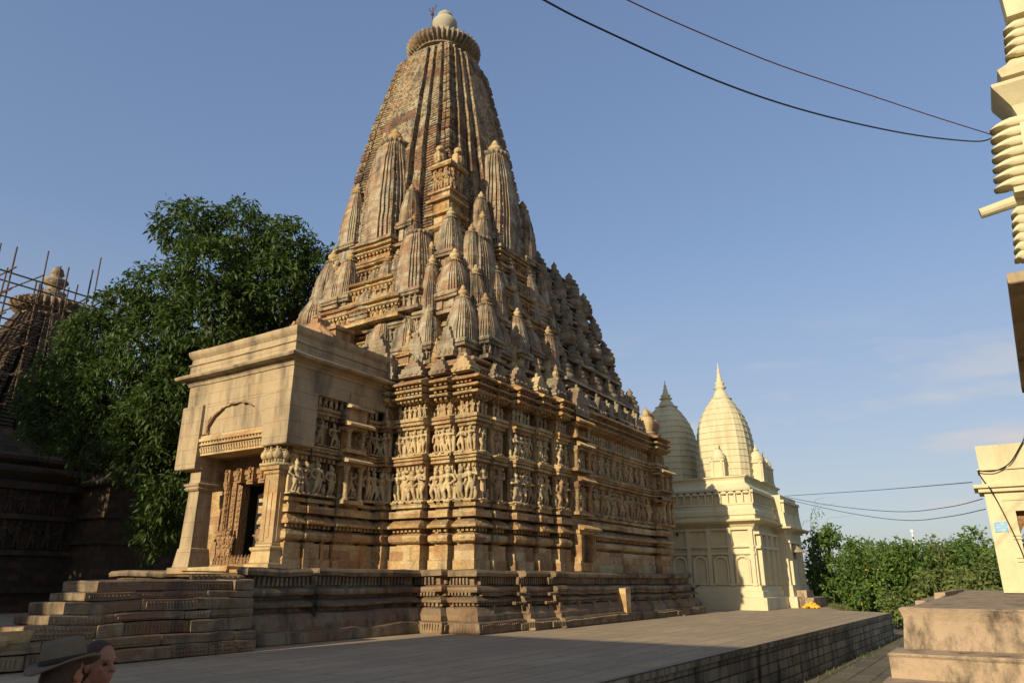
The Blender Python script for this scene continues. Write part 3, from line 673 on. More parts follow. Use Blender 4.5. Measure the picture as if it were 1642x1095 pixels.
m = MB(); m.tube([(XC - .45, YC + .5, 28.5), (XC - .45, YC + .5, 30.55)], .035, 6); m.tube([(XC - .45, YC + .5, 30.25), (XC - .45, YC + .72, 30.45), (XC - .45, YC + .72, 30.62)], .025, 5); m.tube([(XC - .45, YC + .5, 30.25), (XC - .45, YC + .28, 30.45), (XC - .45, YC + .28, 30.62)], .025, 5); m.ell((XC - .45, YC + .5, 30.1), (.09, .09, .12), 8, 6)
obj('trident_pole', m, M['iron'], spire)

def sub_spire(cx, cy, zb, zt, w, base=0.0, fig=False, N=None, mat='tower', squat=False, am=True, fin=True, wtop=.42):
    """zb..zt is the curved body; base = height of the little shrine below it"""
    w *= .9; zt = zb + (zt - zb) * 1.24; h = zt - zb; N = N or max(9, int(h / .14))
    cv = lambda t: w * (1 - (1 - wtop) * min(t, 1) ** (2.1 if not squat else 2.8))
    m = shikhara(cx, cy, zb, zt, cv, N, 4, .009)
    m.rect(cx - w, cx + w, cy - w, cy + w, [(zb - .16, -.04), (zb - .14, .07), (zb - .07, .09), (zb + .005, .05), (zb + .02, -.1)], seg=.4)
    if base:
        b0 = zb - base
        m.rect(cx - w, cx + w, cy - w, cy + w, [(b0, .1), (b0 + .12, .12), (b0 + .16, -.02), (b0 + .24, -.1), (zb - .3, -.1), (zb - .28, .06), (zb - .2, .1), (zb - .16, -.05)], seg=.4)
        if fig:
            k = max(2, int(2 * w / .28))
            for i in range(k):
                q = -w + 2 * w * (i + .5) / k; hh = min(base - .5, .95)
                fig_into(m, cx - w + .02, cy + q, b0 + .22, hh, -math.pi / 2); fig_into(m, cx + q, cy - w + .02, b0 + .22, hh, 0)
        else:
            for q in (-.5, .5): m.box(cx - w + .02, cx - w + .2, cy + q * w - .12, cy + q * w + .12, b0 + .26, zb - .34); m.box(cx + q * w - .12, cx + q * w + .12, cy - w + .02, cy - w + .2, b0 + .26, zb - .34)
    o = obj('sub_spire', m, M[mat], temple, wear=.02)
    if am: top_set(o, cx, cy, zt + .02, w * wtop * 1.3, w * .40, fin=fin)
    return o
def both(r, lat, zb, zt, w, ry=None, **k):
    """the same small spire on the rear face and on the long face of the tower"""
    sub_spire(XC - r, YC + lat, zb, zt, w, **k); sub_spire(XC + lat, YC - (ry or r), zb, zt, w, **k)
# stepped body under the tower
def tier(x0, y0, z0, z1, x1=28, y1=26, fr=True, mat='wall'):
    y1 = min(y1, 2 * YC - y0); h = z1 - z0; m = MB()
    m.rect(x0, x1, y0, y1, [(z0, .12), (z0 + .1, .14), (z0 + .14, 0), (z0 + .22, .03), (z0 + .26, -.08), (z1 - .5, -.14), (z1 - .47, .02), (z1 - .42, .1), (z1 - .38, .1), (z1 - .3, -.06), (z1 - .22, -.1), (z1 - .2, .06), (z1 - .14, .1), (z1 - .06, .0), (z1, -.1)], seg=.4)
    beads(m, x0, x1, y0, y1, .02, z1 - .55, z1 - .47, .2, .1, .1)
    if fr and h > 1.0:
        for y in np.arange(y0 + .2, y1, .3): fig_into(m, x0 + .02, y, z0 + .28, min(h - .82, .8), -math.pi / 2)
        for x in np.arange(x0 + .2, x1, .3): fig_into(m, x, y0 + .02, z0 + .28, min(h - .82, .8), 0)
    return obj('roof_tier', m, M[mat], temple, wear=.025)
tier(19.55, 14.2, 8.2, 9.0, 34, 26, False); tier(19.85, 14.75, 8.95, 10.15, 29); tier(20.15, 15.2, 10.1, 11.0, 28.6, fr=False); tier(20.35, 15.6, 10.95, 12.15); tier(20.6, 16.0, 12.1, 13.0, 27.6, fr=False); tier(20.75, 16.3, 12.95, 14.2, 27.4)
# central offsets carrying the big half-spires
def bhadra(zs):
    for (z0, z1, r, hw, fr) in zs:
        tier(XC - r, YC - hw, z0, z1, XC, YC + hw, fr); tier(XC - hw, YC - r - .1, z0, z1, XC + hw, YC, fr)
bhadra(((12.0, 13.1, 4.75, 1.9, True), (13.05, 14.15, 4.3, 1.2, True), (14.1, 15.0, 4.25, 1.05, False), (11.0, 12.05, 5.0, 2.3, True)))
# big half-spires on the two faces, then the clusters round them
URU = interp([(0, 1.0), (.3, .96), (.55, .86), (.8, .69), (1, .5)])
for cx, cy in ((XC - 3.25, YC), (XC, YC - 3.3)):
    m = shikhara(cx, cy, 15.15, 20.15, lambda t: URU(min(t, 1)), 36, 4, .010)
    m.rect(cx - 1.0, cx + 1.0, cy - 1.0, cy + 1.0, [(14.9, 0), (14.95, .16), (15.05, .18), (15.12, .1), (15.2, -.1)], seg=.4)
    o = obj('sub_spire', m, M['tower'], temple, wear=.03); top_set(o, cx, cy, 20.17, .66, .32)
both(3.9, 1.45, 15.3, 17.35, .58, base=2.0, fig=True); both(3.62, -1.5, 15.7, 16.9, .4, base=1.1, wtop=.5); both(4.05, -1.3, 13.5, 14.0, .3, base=.4)
both(4.4, 1.05, 12.6, 13.95, .5, base=.9, wtop=.45); both(4.35, -1.05, 12.75, 13.6, .36, base=.6); both(4.2, -2.5, 12.1, 14.1, .78, base=.9, fig=True, am=True, fin=False, wtop=.6)
both(4.45, 1.6, 12.6, 13.5, .5, base=.5, squat=True, wtop=.25); both(4.6, -.3, 11.75, 12.45, .42, base=.5, squat=True, wtop=.25)
# chain of small towers down the near corner
def corner(x, y, zb, zt, w, **k): sub_spire(x, y, zb, zt, w, **k)
corner(20.75, 16.35, 13.8, 15.05, .54, base=.9); corner(20.3, 15.75, 11.75, 12.85, .6, base=.9); corner(19.95, 15.05, 9.65, 11.0, .56, base=.9)
# the aedicule that sits on the tower's near corner
m = MB(); cxa, cya = XC - 2.75, YC - 2.75
m.rect(cxa - .5, cxa + .5, cya - .5, cya + .5, [(14.0, .05), (15.2, .0), (15.3, .2), (15.42, .22), (15.5, .02), (15.9, .0), (15.95, .16), (16.06, .18), (16.15, -.02), (16.55, -.02), (16.6, .14), (16.7, .14), (16.75, 0), (16.95, 0), (17.0, .1), (17.1, .1), (17.12, -.1), (18.15, -.1), (18.2, .08), (18.3, .14), (18.38, .12), (18.6, -.15)], seg=.3)
for q in (-.3, 0, .3):
    for z, h in ((17.15, .98), (15.52, .36), (16.16, .36)): fig_into(m, cxa - .46, cya + q, z, h, -math.pi / 2); fig_into(m, cxa + q, cya - .46, z, h, 0)
for dx, dy, rot in ((-.35, .2, -1.57), (.2, -.35, 0)):      # crouching lions
    m.ell((cxa + dx, cya + dy, 18.8), (.3, .3, .38), 10, 8); m.ell((cxa + dx - .14, cya + dy - .12, 19.12), (.2, .2, .2), 10, 8); m.ell((cxa + dx - .3, cya + dy - .22, 19.05), (.1, .1, .09), 8, 6); m.cap((cxa + dx + .1, cya + dy + .1, 19.0), (cxa + dx + .3, cya + dy + .2, 18.5), .14, .12); m.cap((cxa + dx - .2, cya + dy - .1, 18.95), (cxa + dx - .25, cya + dy - .15, 18.5), .09, .07)
obj('lion_aedicule', m, M['wall'], temple, wear=.02)
# outer spires seen past the left edge, and their twins
for x, y, zb, zt, w in ((21.0, 24.1, 12.2, 13.3, .72), (21.3, 23.6, 13.1, 14.9, .75), (19.9, 24.2, 10.4, 11.4, .6)): sub_spire(x, y, zb, zt, w, base=.8)
# lower belt: gables, bell turrets and little towers all along the eaves
def gable(m, x, y, z, wd, h, side, d=.3):
    n_ = 7
    for i in range(n_):
        t = i / n_; ww = wd * (1 - t ** 1.6) * (1.0 if i % 2 else .88) + .03
        if side == 'L': m.box(x - d * (1 - .35 * t), x + d, y - ww, y + ww, z + h * t, z + h * (t + 1 / n_) - .012)
        else: m.box(x - ww, x + ww, y - d * (1 - .35 * t), y + d, z + h * t, z + h * (t + 1 / n_) - .012)
    for q in (-.55, 0, .55):
        if side == 'L': m.ell((x - d * .95, y + q * wd, z + h * .16), (.07, wd * .2, h * .12), 8, 6)
        else: m.ell((x + q * wd, y - d * .95, z + h * .16), (wd * .2, .07, h * .12), 8, 6)
    m.ell((x, y, z + h + .05), (.07, .07, .13), 8, 6)
def turret(x, y, z, r, parent=None):
    m = MB(); pr = []
    m.rect(x - r, x + r, y - r, y + r, [(z, .04), (z + .06, .05), (z + .08, -.05), (z + .34, -.05), (z + .36, .06), (z + .42, .08), (z + .46, -.02)])
    zz = z + .44; rr = r * 1.0
    for k in range(4):
        m.lathe([(rr * .9, 0), (rr * 1.05, .05), (rr * 1.05, .09), (rr * .86, .14)], x, y, zz, 12); zz += .135; rr *= .78
    m.lathe([(rr * .8, 0), (rr * 1.15, .12), (rr * 1.1, .24), (rr * .5, .32), (rr * .7, .36), (.02, .58)], x, y, zz, 10)
    return obj('roof_turret', m, M['wall'], temple, wear=.02)
def gables(spec, side):
    for (x, y, z, wd, h) in spec:
        m = MB(); gable(m, x, y, z, wd, h, side); obj('gable', m, M['statue'] if rnd.random() < .45 else M['roof'], temple, wear=.02)
gables([(19.5, 15.25, 9.0, .42, 1.15), (19.5, 16.7, 8.95, .48, 1.2), (19.3, 14.35, 8.3, .4, .55), (19.2, 15.3, 8.3, .38, .55), (19.05, 16.4, 8.3, .55, .62), (18.9, 17.45, 8.3, .35, .9), (19.3, 18.4, 9.2, .6, 1.1), (20.0, 17.3, 10.15, .4, .8)], 'L')
gables([(20.7, 14.15, 8.3, .42, .6), (21.9, 14.0, 8.3, .55, .7), (23.1, 13.8, 8.3, .42, .6), (24.2, 13.6, 8.3, .45, .8), (25.4, 13.3, 7.7, .62, 1.2), (22.6, 14.6, 9.0, .5, 1.1), (25.3, 14.5, 9.0, .75, 1.35), (25.4, 15.4, 10.9, .6, 1.2)], 'R')
sub_spire(19.85, 17.5, 9.75, 10.75, .55, base=.6); sub_spire(21.9, 14.9, 9.7, 10.75, .56, base=.6); sub_spire(24.2, 14.9, 10.4, 11.2, .55, base=.8); sub_spire(20.1, 19.0, 10.2, 11.2, .6, base=.8); sub_spire(27.0, 14.9, 9.9, 10.8, .5, base=.7)
for x, y, z, r in ((19.65, 14.75, 8.3, .3), (19.55, 15.9, 8.3, .3), (20.3, 16.0, 10.15, .28), (20.2, 18.2, 11.0, .33), (20.6, 18.7, 12.1, .3), (19.4, 17.1, 8.9, .3), (21.3, 14.4, 8.3, .3), (22.7, 14.3, 8.3, .3), (23.7, 14.1, 8.3, .32), (24.8, 13.9, 8.3, .32), (23.3, 15.3, 10.15, .3), (24.6, 15.5, 11.0, .42), (25.6, 15.6, 12.1, .38), (26.3, 14.2, 8.3, .34), (22.4, 15.5, 11.0, .3), (20.4, 21.0, 11.0, .4), (20.2, 21.8, 10.15, .4), (19.6, 23.0, 9.0, .4)):
    turret(x, y, z, r)
rs_ = random.Random(31)
def pack(r, ry, lats, zb, h, wd, base):
    for lat in lats:
        j = rs_.uniform(-.15, .15)
        for face in 'LR':
            k = rs_.random(); zz = zb + rs_.uniform(-.2, .25)
            x, y = (XC - r, YC + lat + j) if face == 'L' else (XC + lat + j, YC - ry)
            if face == 'L' and lat < -4.6: continue
            sub_spire(x, y, zz, zz + h * rs_.uniform(.85, 1.2), wd * rs_.uniform(.85, 1.15), base=base, fig=k < .4, wtop=rs_.uniform(.38, .52))
pack(4.55, 5.35, (-3.4, -1.2, 1.2), 9.75, 1.2, .47, .85)
pack(4.3, 4.75, (-3.5, -1.9, -.6, .8, 2.2), 11.0, 1.35, .46, 1.0)
pack(4.05, 4.3, (-3.1, -.4, 2.4), 12.4, 1.5, .45, 1.1)
pack(3.8, 3.95, (-1.9, .55), 13.75, 1.4, .42, 1.0)
# stepped shrine crest behind the porch roof
m = MB(); m.rect(17.2, 19.0, 18.7, 21.4, [(9.0, .0), (9.1, .05), (9.35, .05), (9.36, -.15), (9.6, -.15), (9.62, -.3), (9.9, -.3), (9.92, -.5), (10.3, -.5), (10.32, -.4), (10.45, -.4), (10.5, -.8)])
gable(m, 17.6, 20.0, 9.2, .85, 1.6, 'L', .4)
for q in (-1.1, 1.1): m.tube([(17.2, 20 + q * .5, 10.3), (17.15, 20 + q, 9.9), (17.2, 20 + q * 1.25, 9.3)], [.1, .14, .16], 8)
obj('porch_crest', m, M['statue'], temple, wear=.03)

# ---- hall roof: bell-shaped stack of eaves, with a rough far porch roof
HC = (29.6, 20.0); HW = interp([(8.3, 6.3), (9.4, 5.9), (10.4, 5.0), (11.3, 4.72), (12.3, 4.5), (13.4, 4.22), (14.5, 3.95), (15.5, 3.6), (16.2, 3.15), (16.8, 2.55), (17.4, 1.8), (17.8, 1.1)])
m = MB(); pr = []; z = 8.3; k = 0
while z < 17.7:
    st = .30 + .1 * (k % 3 == 0); wv = HW(z)
    lip = .16 if k % 3 else .26
    pr += [(z, wv - .14), (z + st * .45, wv - .12), (z + st * .5, wv + lip * .6), (z + st * .8, wv + lip * .4), (z + st * .98, wv - .1)]; z += st; k += 1
m.rings([[(HC[0] + o * a, HC[1] + o * b, zz) for a, b in ((-1, -.62), (-.82, -.62), (-.82, -.82), (-.62, -.82), (-.62, -1), (.62, -1), (.62, -.82), (.82, -.82), (.82, -.62), (1, -.62), (1, .62), (.82, .62), (.82, .82), (.62, .82), (.62, 1), (-.62, 1), (-.62, .82), (-.82, .82), (-.82, .62), (-1, .62))] for zz, o in pr])
hall = obj('hall_roof', m, M['roof'], temple, wear=.06)
for zz, kk in ((9.4, 6), (10.6, 5), (11.9, 5), (13.2, 4), (14.5, 4), (15.6, 3)):
    for i in range(kk):
        q = -.7 + 1.55 * (i + .5) / kk; wv = HW(zz + .5)
        b = MB(); x, y = HC[0] + q * wv + rnd.uniform(-.12, .12), HC[1] - wv - .05; r = rnd.uniform(.4, .56)
        b.lathe([(r * .9, 0), (r * 1.1, .08), (r * .8, .16), (r, .22), (r, .5), (r * .75, .62), (r * .95, .68), (r * .6, .85), (r * .75, .92), (r * .3, 1.1), (r * .4, 1.2), (.02, 1.45)], x, y, zz, 14, 7, .08); obj('roof_bell', b, M['roof'], hall, smooth=True, wear=.03)
for i, (x, y, zz, r) in enumerate(((33.2, 16.4, 10.3, .5), (33.0, 17.5, 11.6, .5), (33.8, 18.5, 10.6, .5), (32.6, 16.2, 12.6, .4))):
    b = MB(); b.lathe([(r * .9, -1), (r * 1.1, .08), (r * .8, .16), (r, .22), (r, .5), (r * .75, .62), (r * .95, .68), (r * .6, .85), (.02, 1.3)], x, y, zz, 14, 7, .08); obj('roof_bell', b, M['roof'], hall, smooth=True, wear=.03)
# pillared balcony band of the hall under its roof, seen between the carved wall and the bell
m = MB()
m.box(25.8, 32.0, 14.95, 15.1, 8.4, 9.3)
for x in np.arange(26.1, 32.0, .62): colonette(m, x, 14.75, 8.5, 10.5, .14)
m.box(25.8, 32.1, 14.6, 15.3, 10.5, 10.7); chajja(m, 25.8, 32.2, 14.7, 0, 10.7, .35, 'R'); m.box(25.9, 32.0, 14.9, 20, 10.5, 11)
obj('balcony', m, M['roof'], temple, wear=.03)
tier(26, 13.75, 8.2, 8.9, 34.4, 26, False, 'roof'); tier(26, 14.3, 8.85, 9.6, 34.0, 26, False, 'roof')
m = MB()
for i, (x, y, z, r, h) in enumerate(((27.3, 13.9, 8.3, .35, .8), (28.3, 13.85, 8.3, .4, .9), (29.4, 13.9, 8.3, .35, .8), (30.4, 13.9, 8.3, .42, 1.0), (31.4, 13.85, 8.3, .38, .9), (32.3, 13.8, 8.3, .4, .9))):
    gable(m, x, y, z, r, h, 'R')
obj('gable', m, M['roof'], temple, wear=.04)
for x, y, z, r, ma in ((33.3, 13.6, 8.3, .42, 'statue'), (34.05, 13.7, 8.3, .5, 'statue'), (33.0, 14.5, 9.0, .36, 'roof')):
    b = MB(); b.lathe([(r, 0), (r * 1.1, .1), (r * .7, .2), (r * .9, .35), (r, .6), (r * .8, .85), (r * .4, 1.0), (r * .5, 1.1), (.03, 1.4)], x, y, z, 16); obj('finial', b, M[ma], temple, smooth=True)
m = MB(); m.rect(33, 37.6, 15.2, 24.8, [(7.6, .2), (7.75, .5), (7.9, .5), (8.0, .1), (8.5, 0), (8.55, .3), (8.7, .3), (8.8, -.3), (9.3, -.5), (9.35, -.2), (9.5, -.2), (9.6, -1.0), (10.1, -1.2), (10.15, -.9), (10.3, -.9), (10.5, -1.8), (11, -2)], seg=.5)
obj('far_porch_roof', m, M['roof'], temple, wear=.08)

# ------------------------------------------------------------------ cream twin-domed temple at the right rear
yt = thing('cream_temple', (48, 14, 0), 'cream painted temple with two bulbous ribbed domes beyond the carved stone temple', 'temple')
def arch_panel(mb, x, y0, y1, z0, zs, h, d=.05, lobes=5):
    """raised cusped arch outline on a wall facing -X"""
    n_ = 22; pts = []
    for i in range(n_ + 1):
        t = i / n_; a = math.pi * t; yy = (y0 + y1) / 2 - math.cos(a) * (y1 - y0) / 2
        pts.append((x, yy, zs + h * (math.sin(a) ** .8) - .03 * abs(math.sin(a * lobes))))
    mb.tube([(x - .03, y0, z0)] + pts + [(x - .03, y1, z0)], .075, 6)
X0, YR, YL, X1 = 41.4, 10.95, 19.5, 51.0
m = MB()
m.rect(X0, X1, YR, YL, [(0, .35), (.62, .35), (.64, .12), (.95, .12), (.98, .06), (1.2, .03), (1.24, -.04), (4.3, -.10), (4.34, -.06), (4.42, .02), (4.46, -.04)], seg=1)
# raised panel frames on the face towards the viewer
for z in (1.25, 2.85, 3.22, 4.15):
    m.box(X0 - .07, X0 + .2, YR + .1, YL, z, z + .1)
ys = np.arange(YR + .15, YL, 1.18)
for i, y in enumerate(ys):
    m.box(X0 - .09, X0 + .2, y, y + .22, 1.22, 4.3)
    if i + 1 < len(ys): arch_panel(m, X0 + .0, y + .32, y + 1.06, 1.35, 2.35, .42)
# pilasters and niches on the sunny side
for x in (41.75, 42.9, 44.05, 45.2):
    for k in (0, .3): m.box(x + k, x + k + .17, YR - .16, YR + .1, 1.25, 3.9)
for z in (3.15, 3.9): m.box(41.5, 45.7, YR - .18, YR + .1, z, z + .14)
m.rect(46.0, 50.2, YR - .55, YR + .5, [(0, .3), (.6, .3), (.62, .1), (1.2, .05), (1.24, -.02), (4.2, -.06), (4.3, .05)])
obj('wall', m, M['cream'], yt)
m = MB(); m.box(46.9, 48.3, YR - .51, YR - .46, 1.3, 3.1); m.lathe([(.7, 0), (.02, .62)], 47.6, YR - .49, 3.1, 16); 
obj('niche', m, M['plaster'], yt)
m = MB()
for x in (46.35, 48.75): m.box(x, x + .3, YR - .68, YR - .5, 1.25, 3.6)
m.box(46.2, 49.3, YR - .7, YR - .5, 3.6, 3.75); obj('pilaster', m, M['cream'], yt)
def rprof(zs): return zs
m = MB()
m.rect(X0, X1, YR, YL, [(4.44, .0), (4.60, .42), (4.68, .44), (4.72, .1), (4.9, .06), (4.95, .14), (5.2, .14), (5.3, .02), (5.5, .0), (5.52, .05), (5.6, .05), (5.62, -.05)], seg=1)
m.rect(46.0, 50.2, YR - .55, YR + .5, [(4.28, .0), (4.42, .42), (4.5, .44), (4.54, .1), (4.8, .06), (5.4, .0)])
# parapet: colonnade of little arches
for y in np.arange(YR + .05, YL, .42):
    m.box(X0 - .03, X0 + .12, y, y + .09, 5.6, 6.15); m.ell((X0 + .02, y + .25, 6.18), (.09, .19, .09), 10, 6)
for x in np.arange(X0 + .1, 46, .42):
    m.box(x, x + .1, YR - .04, YR + .12, 5.6, 6.15); m.box(x - .14, x + .24, YR - .1, YR + .1, 6.15, 6.3, .0)
for x in np.arange(46.1, 50.1, .42):
    m.box(x, x + .1, YR - .6, YR - .45, 5.35, 5.95); m.box(x - .14, x + .24, YR - .65, YR - .4, 5.95, 6.1)
m.box(X0 + .13, X1, YR + .13, YL, 5.55, 6.2); m.box(46.05, 50.1, YR - .44, YR + .2, 5.3, 6.4)
m.rect(X0 + .1, 49.8, YR + .1, YL, [(6.3, .0), (6.42, .04), (6.6, -.12), (6.75, -.3), (6.95, -.34), (7.05, -.28), (7.1, -.2), (7.16, -.2), (7.18, -.5)], seg=1)
obj('parapet', m, M['cream'], yt)
def dome(cx, cy, z0, z1, w, tipz, mat):
    cv = interp([(0, w), (.2, w * 1.0), (.4, w * .97), (.55, w * .92), (.68, w * .84), (.8, w * .71), (.9, w * .54), (.96, w * .41), (1, w * .30)])
    m = MB(); rs = []; N = 14
    for i in range(N):
        for f, lip in ((0, 0), (.9, 0), (.92, .025), (.985, .025), (.99, 0)):
            t = (i + f) / N; wv = cv(t); r = []
            for k in range(72):
                a = 2 * math.pi * k / 72; c_, s_ = math.cos(a), math.sin(a); p = 3.2
                rr = wv / ((abs(c_) ** p + abs(s_) ** p) ** (1 / p)) * (1 + lip + (.016 if k % 4 == 0 else -.008))
                r.append((cx + rr * c_, cy + rr * s_, z0 + (z1 - z0) * t))
            rs.append(r)
    m.rings(rs); o = obj('dome', m, mat, yt)
    q = MB(); h = tipz - z1; r0 = cv(1) * 1.0
    q.lathe([(r0 * 1.25, -.12), (r0 * 1.4, -.05), (r0 * 1.05, .0), (r0 * .75, h * .17), (r0 * .5, h * .25), (r0 * .8, h * .29), (r0 * .8, h * .31), (r0 * .45, h * .35), (r0 * .6, h * .40), (r0 * .6, h * .44), (r0 * .3, h * .48), (r0 * .38, h * .54), (r0 * .25, h * .58), (r0 * .28, h * .66), (r0 * .16, h * .7), (r0 * .2, h * .78), (r0 * .08, h * .85), (.02, h)], cx, cy, z1, 20)
    obj('finial', q, mat, o, smooth=True)
dome(45.3, 13.3, 7.1, 12.55, 1.68, 14.95, M['spire_cream']); dome(46.4, 17.4, 7.1, 12.75, 1.85, 14.6, M['spire_cream'])
for x, y, k in ((43.3, 13.2, 1), (45.2, 11.45, 1), (46.5, 11.6, .9), (47.6, 11.6, .9)):
    m = MB(); m.rect(x - .36, x + .36, y - .36, y + .36, [(7.1, .08), (7.25, .08), (7.27, 0), (8.2 * k + (1 - k) * 7.2, 0), (8.25 * k + (1 - k) * 7.2, .09), (8.33 * k + (1 - k) * 7.2, .09)])
    zt = 8.33 * k + (1 - k) * 7.2; m.lathe([(.4, 0), (.43, .15), (.36, .4), (.2, .62), (.1, .68), (.14, .74), (.05, .9), (.02, 1.1)], x, y, zt, 18)
    for s_ in (-1, 1): m.box(x - .42, x + .42, y + s_ * .27 - .06, y + s_ * .27 + .06, 7.27, zt); m.box(x + s_ * .27 - .06, x + s_ * .27 + .06, y - .42, y + .42, 7.27, zt)
    obj('corner_turret', m, M['cream'], yt)
m = MB(); m.ell((41.28, 15.35, 3.98), (.09, .07, .07)); m.box(41.25, 41.4, 15.32, 15.38, 3.98, 4.1)
tag(obj('security_camera', m, M['black']), 'small round security camera fixed high on the shaded cream wall', 'camera')
m = MB(); m.box(46.1, 50.6, 9.3, 10.45, .004, .55); m.box(46.6, 48.4, 9.75, 10.4, .55, .95)
tag(obj('entrance_step', m, M['stained']), 'weathered low entrance step at the sunny foot of the cream twin-domed temple', 'step')

# ------------------------------------------------------------------ cream gateway at the far right and the stepped platform before it
gw = thing('gateway', (26.5, -2, 1.2), 'cream gateway with a dark cusped arch and blue sign at the right edge', 'gateway')
m = MB(); gx = 26.0
y0, a0, a1 = .06, -.62, -2.6
m.box(gx, gx + 1.2, a0, y0, 1.16, 3.95); m.box(gx, gx + 1.2, -3.6, a1, 1.16, 3.95); m.box(gx, gx + 1.2, a1, a0, 3.42, 3.95)
m.box(gx + .002, gx + 1.2, -3.6, y0 - .002, 3.95, 5.36)
m.box(gx - .13, gx + 1.3, -3.6, y0 + .13, 3.98, 4.10); m.box(gx - .22, gx + 1.4, -3.6, y0 + .24, 4.10, 4.20); m.box(gx - .06, gx + 1.25, -3.6, y0 + .06, 4.62, 4.68)
m.box(gx - .03, gx + .1, -3.3, -.28, 3.72, 3.78); m.box(gx - .03, gx + .1, -.34, -.28, 1.2, 3.72); m.box(gx - .02, gx + .1, -.27, -.2, 1.2, 3.7)
for z in (2.0, 2.1, 2.62, 2.72): m.box(gx - .04, gx + .2, a0 - .02, a0 + .2, z, z + .05)
obj('wall', m, M['cream'], gw)
n_ = 40; vs_ = []; fs_ = []
for i in range(n_ + 1):
    t = i / n_; y = a0 + (a1 - a0) * t; a = math.pi * t
    z = 2.75 + .55 * math.sin(a) ** .7 + .09 * abs(math.sin(a * 4.5))
    vs_ += [(gx + .35, y, z), (gx + .35, y, 3.6), (gx + .7, y, z), (gx + .7, y, 3.6)]
for i in range(n_): a = 4 * i; b = a + 4; fs_ += [(a, a + 1, b + 1, b), (a + 2, a, b, b + 2), (a + 3, a + 2, b + 2, b + 3)]
m = MB(); m.add(vs_, fs_); obj('cusped_arch', m, M['door'], gw)
m = MB(); m.box(gx - .03, gx + .01, -.36, .0 - .02, 2.84, 3.12); sg = obj('sign_board', m, M['signwhite'], gw)
m = MB()
m.box(gx - .034, gx - .0305, -.355, -.025, 2.845, 3.115); obj('sign_panel', m, M['bluepaint'], sg)
m = MB(); m.box(14, 14.1, 0, .1, 0, .1)
# three rows of illegible white lettering, as strokes
m = MB()
for row, (z, ya, yb) in enumerate(((3.05, -.05, -.30), (2.97, -.07, -.33), (2.89, -.10, -.28))):
    y = ya
    while y > yb:
        wv = rnd.uniform(.012, .03); m.box(gx - .038, gx - .0345, y - wv, y, z - .014, z - .006); m.box(gx - .038, gx - .0345, y - .006, y, z - .03, z + .012); y -= wv + .009
    m.box(gx - .038, gx - .0345, yb, ya, z + .012, z + .018)
obj('sign_lettering', m, M['signwhite'], sg)
pf = thing('platform', (16, -2, GZ), 'stained pinkish plaster platform with broad steps at the bottom right', 'platform')
m = MB(); m.rect(12.0, 34, -9, 1.3, [(GZ, .0), (.62, .0), (.98, -.04), (1.06, -.02), (1.12, .0), (1.14, -.05)], seg=.5); obj('block', m, M['stained'], pf, wear=.02)
m = MB(); m.box(20.5, 34, -9, 1.9, GZ, 1.02, .02); m.box(21.0, 30, 1.25, 1.5, .9, 1.22, .02); obj('block', m, M['stained'], pf, wear=.03)
zt = .60; x = 12.0
for k in range(6):
    m = MB(); m.rect(x - .75, x + .2, -9, 1.42 + .05 * k, [(GZ, 0), (zt - .05, 0), (zt - .02, .02), (zt, -.01)], seg=.5)
    obj('step', m, M['stained'], pf, wear=.015); x -= .75; zt -= .30
m = MB(); m.box(4.9, 9.9, -3, 1.75, GZ, -.6); obj('step', m, M['stained'], pf)

# ------------------------------------------------------------------ near cream temple overhead at the right, and the unseen shade-casting hall behind the viewer
nt_ = thing('cream_shrine', (14, -4, 1.1), 'cream shrine with scalloped petal edge and drain spout overhead at the top right', 'temple')
m = MB()
m.poly([(13.9, -8), (22, -8), (22, -3.4), (15.2, -1.75), (13.9, -1.75)], [(1.14, 0), (6.3, -.05)])
obj('wall', m, M['cream'], nt_)
m = MB()
m.poly([(13.9, -6), (23.4, -6), (23.0, -1.25), (13.9, -.90)], [(6.2, -.02), (6.22, 0), (6.36, 0), (6.40, -.04)])
obj('eave', m, M['plaster'], nt_)
m = MB(); m.tube([(14, -1.5, 7.72), (14, -.74, 7.6)], [.11, .09], 12); obj('drain_spout', m, M['cream'], nt_)
hb = thing('unseen_hall', (-17, 10, GZ), 'unseen cream flat roofed hall behind the viewer, shaped to cast the foreground shade', 'building')
m = MB(); m.rect(-21, -12, 3.9, 15.6, [(GZ, 0), (11.3, 0), (11.32, .05), (11.4, .05)], seg=3); m.rect(-21, -12, 16.9, 42, [(GZ, 0), (11.3, 0), (11.32, .05), (11.4, .05)], seg=3)  # unseen shade-casting blocks; the gap lets a strip of sun reach the stairs
obj('wall', m, M['cream'], hb); m = MB(); m.box(-12.04, -11.9, 9, 10.4, GZ, 1.2); m.box(-12.04, -11.9, 12, 13.2, .6, 2.2); m.box(-12.04, -11.9, 6, 7.2, .6, 2.2); obj('door', m, M['door'], hb)
# curved petal wall: overlapping pointed lobes, one above the other
def petals(z0, z1, y, step, out):
    """column of pointed fins curling outward from the corner of the shrine tower"""
    m = MB(); z = z0; k = out / .3
    while z < z1:
        pf_ = [(-.3, .13), (.0, .14), (.10, .12), (.2, .08), (.27, .03), (.305, .0), (.2, .02), (.1, .01), (.03, -.02), (-.3, -.03)]
        rs = [[(x, y + a * k * q, z + (b - .05) * (q * .8 + .2) + .05) for a, b in pf_] for x, q in ((13.86, .8), (13.89, 1.0), (14.0, 1.0), (14.12, .9), (14.2, .4))]
        m.rings(rs); z += step; y -= step * .12
    return m
obj('petal_edge', petals(7.95, 9.2, -1.33, .19, .32), M['cream'], nt_, smooth=True)
obj('petal_edge', petals(6.6, 7.55, -1.18, .16, .12), M['cream'], nt_, smooth=True)
obj('petal_edge', petals(10.45, 11.1, -1.82, .18, .2), M['cream'], nt_, smooth=True)
m = MB()
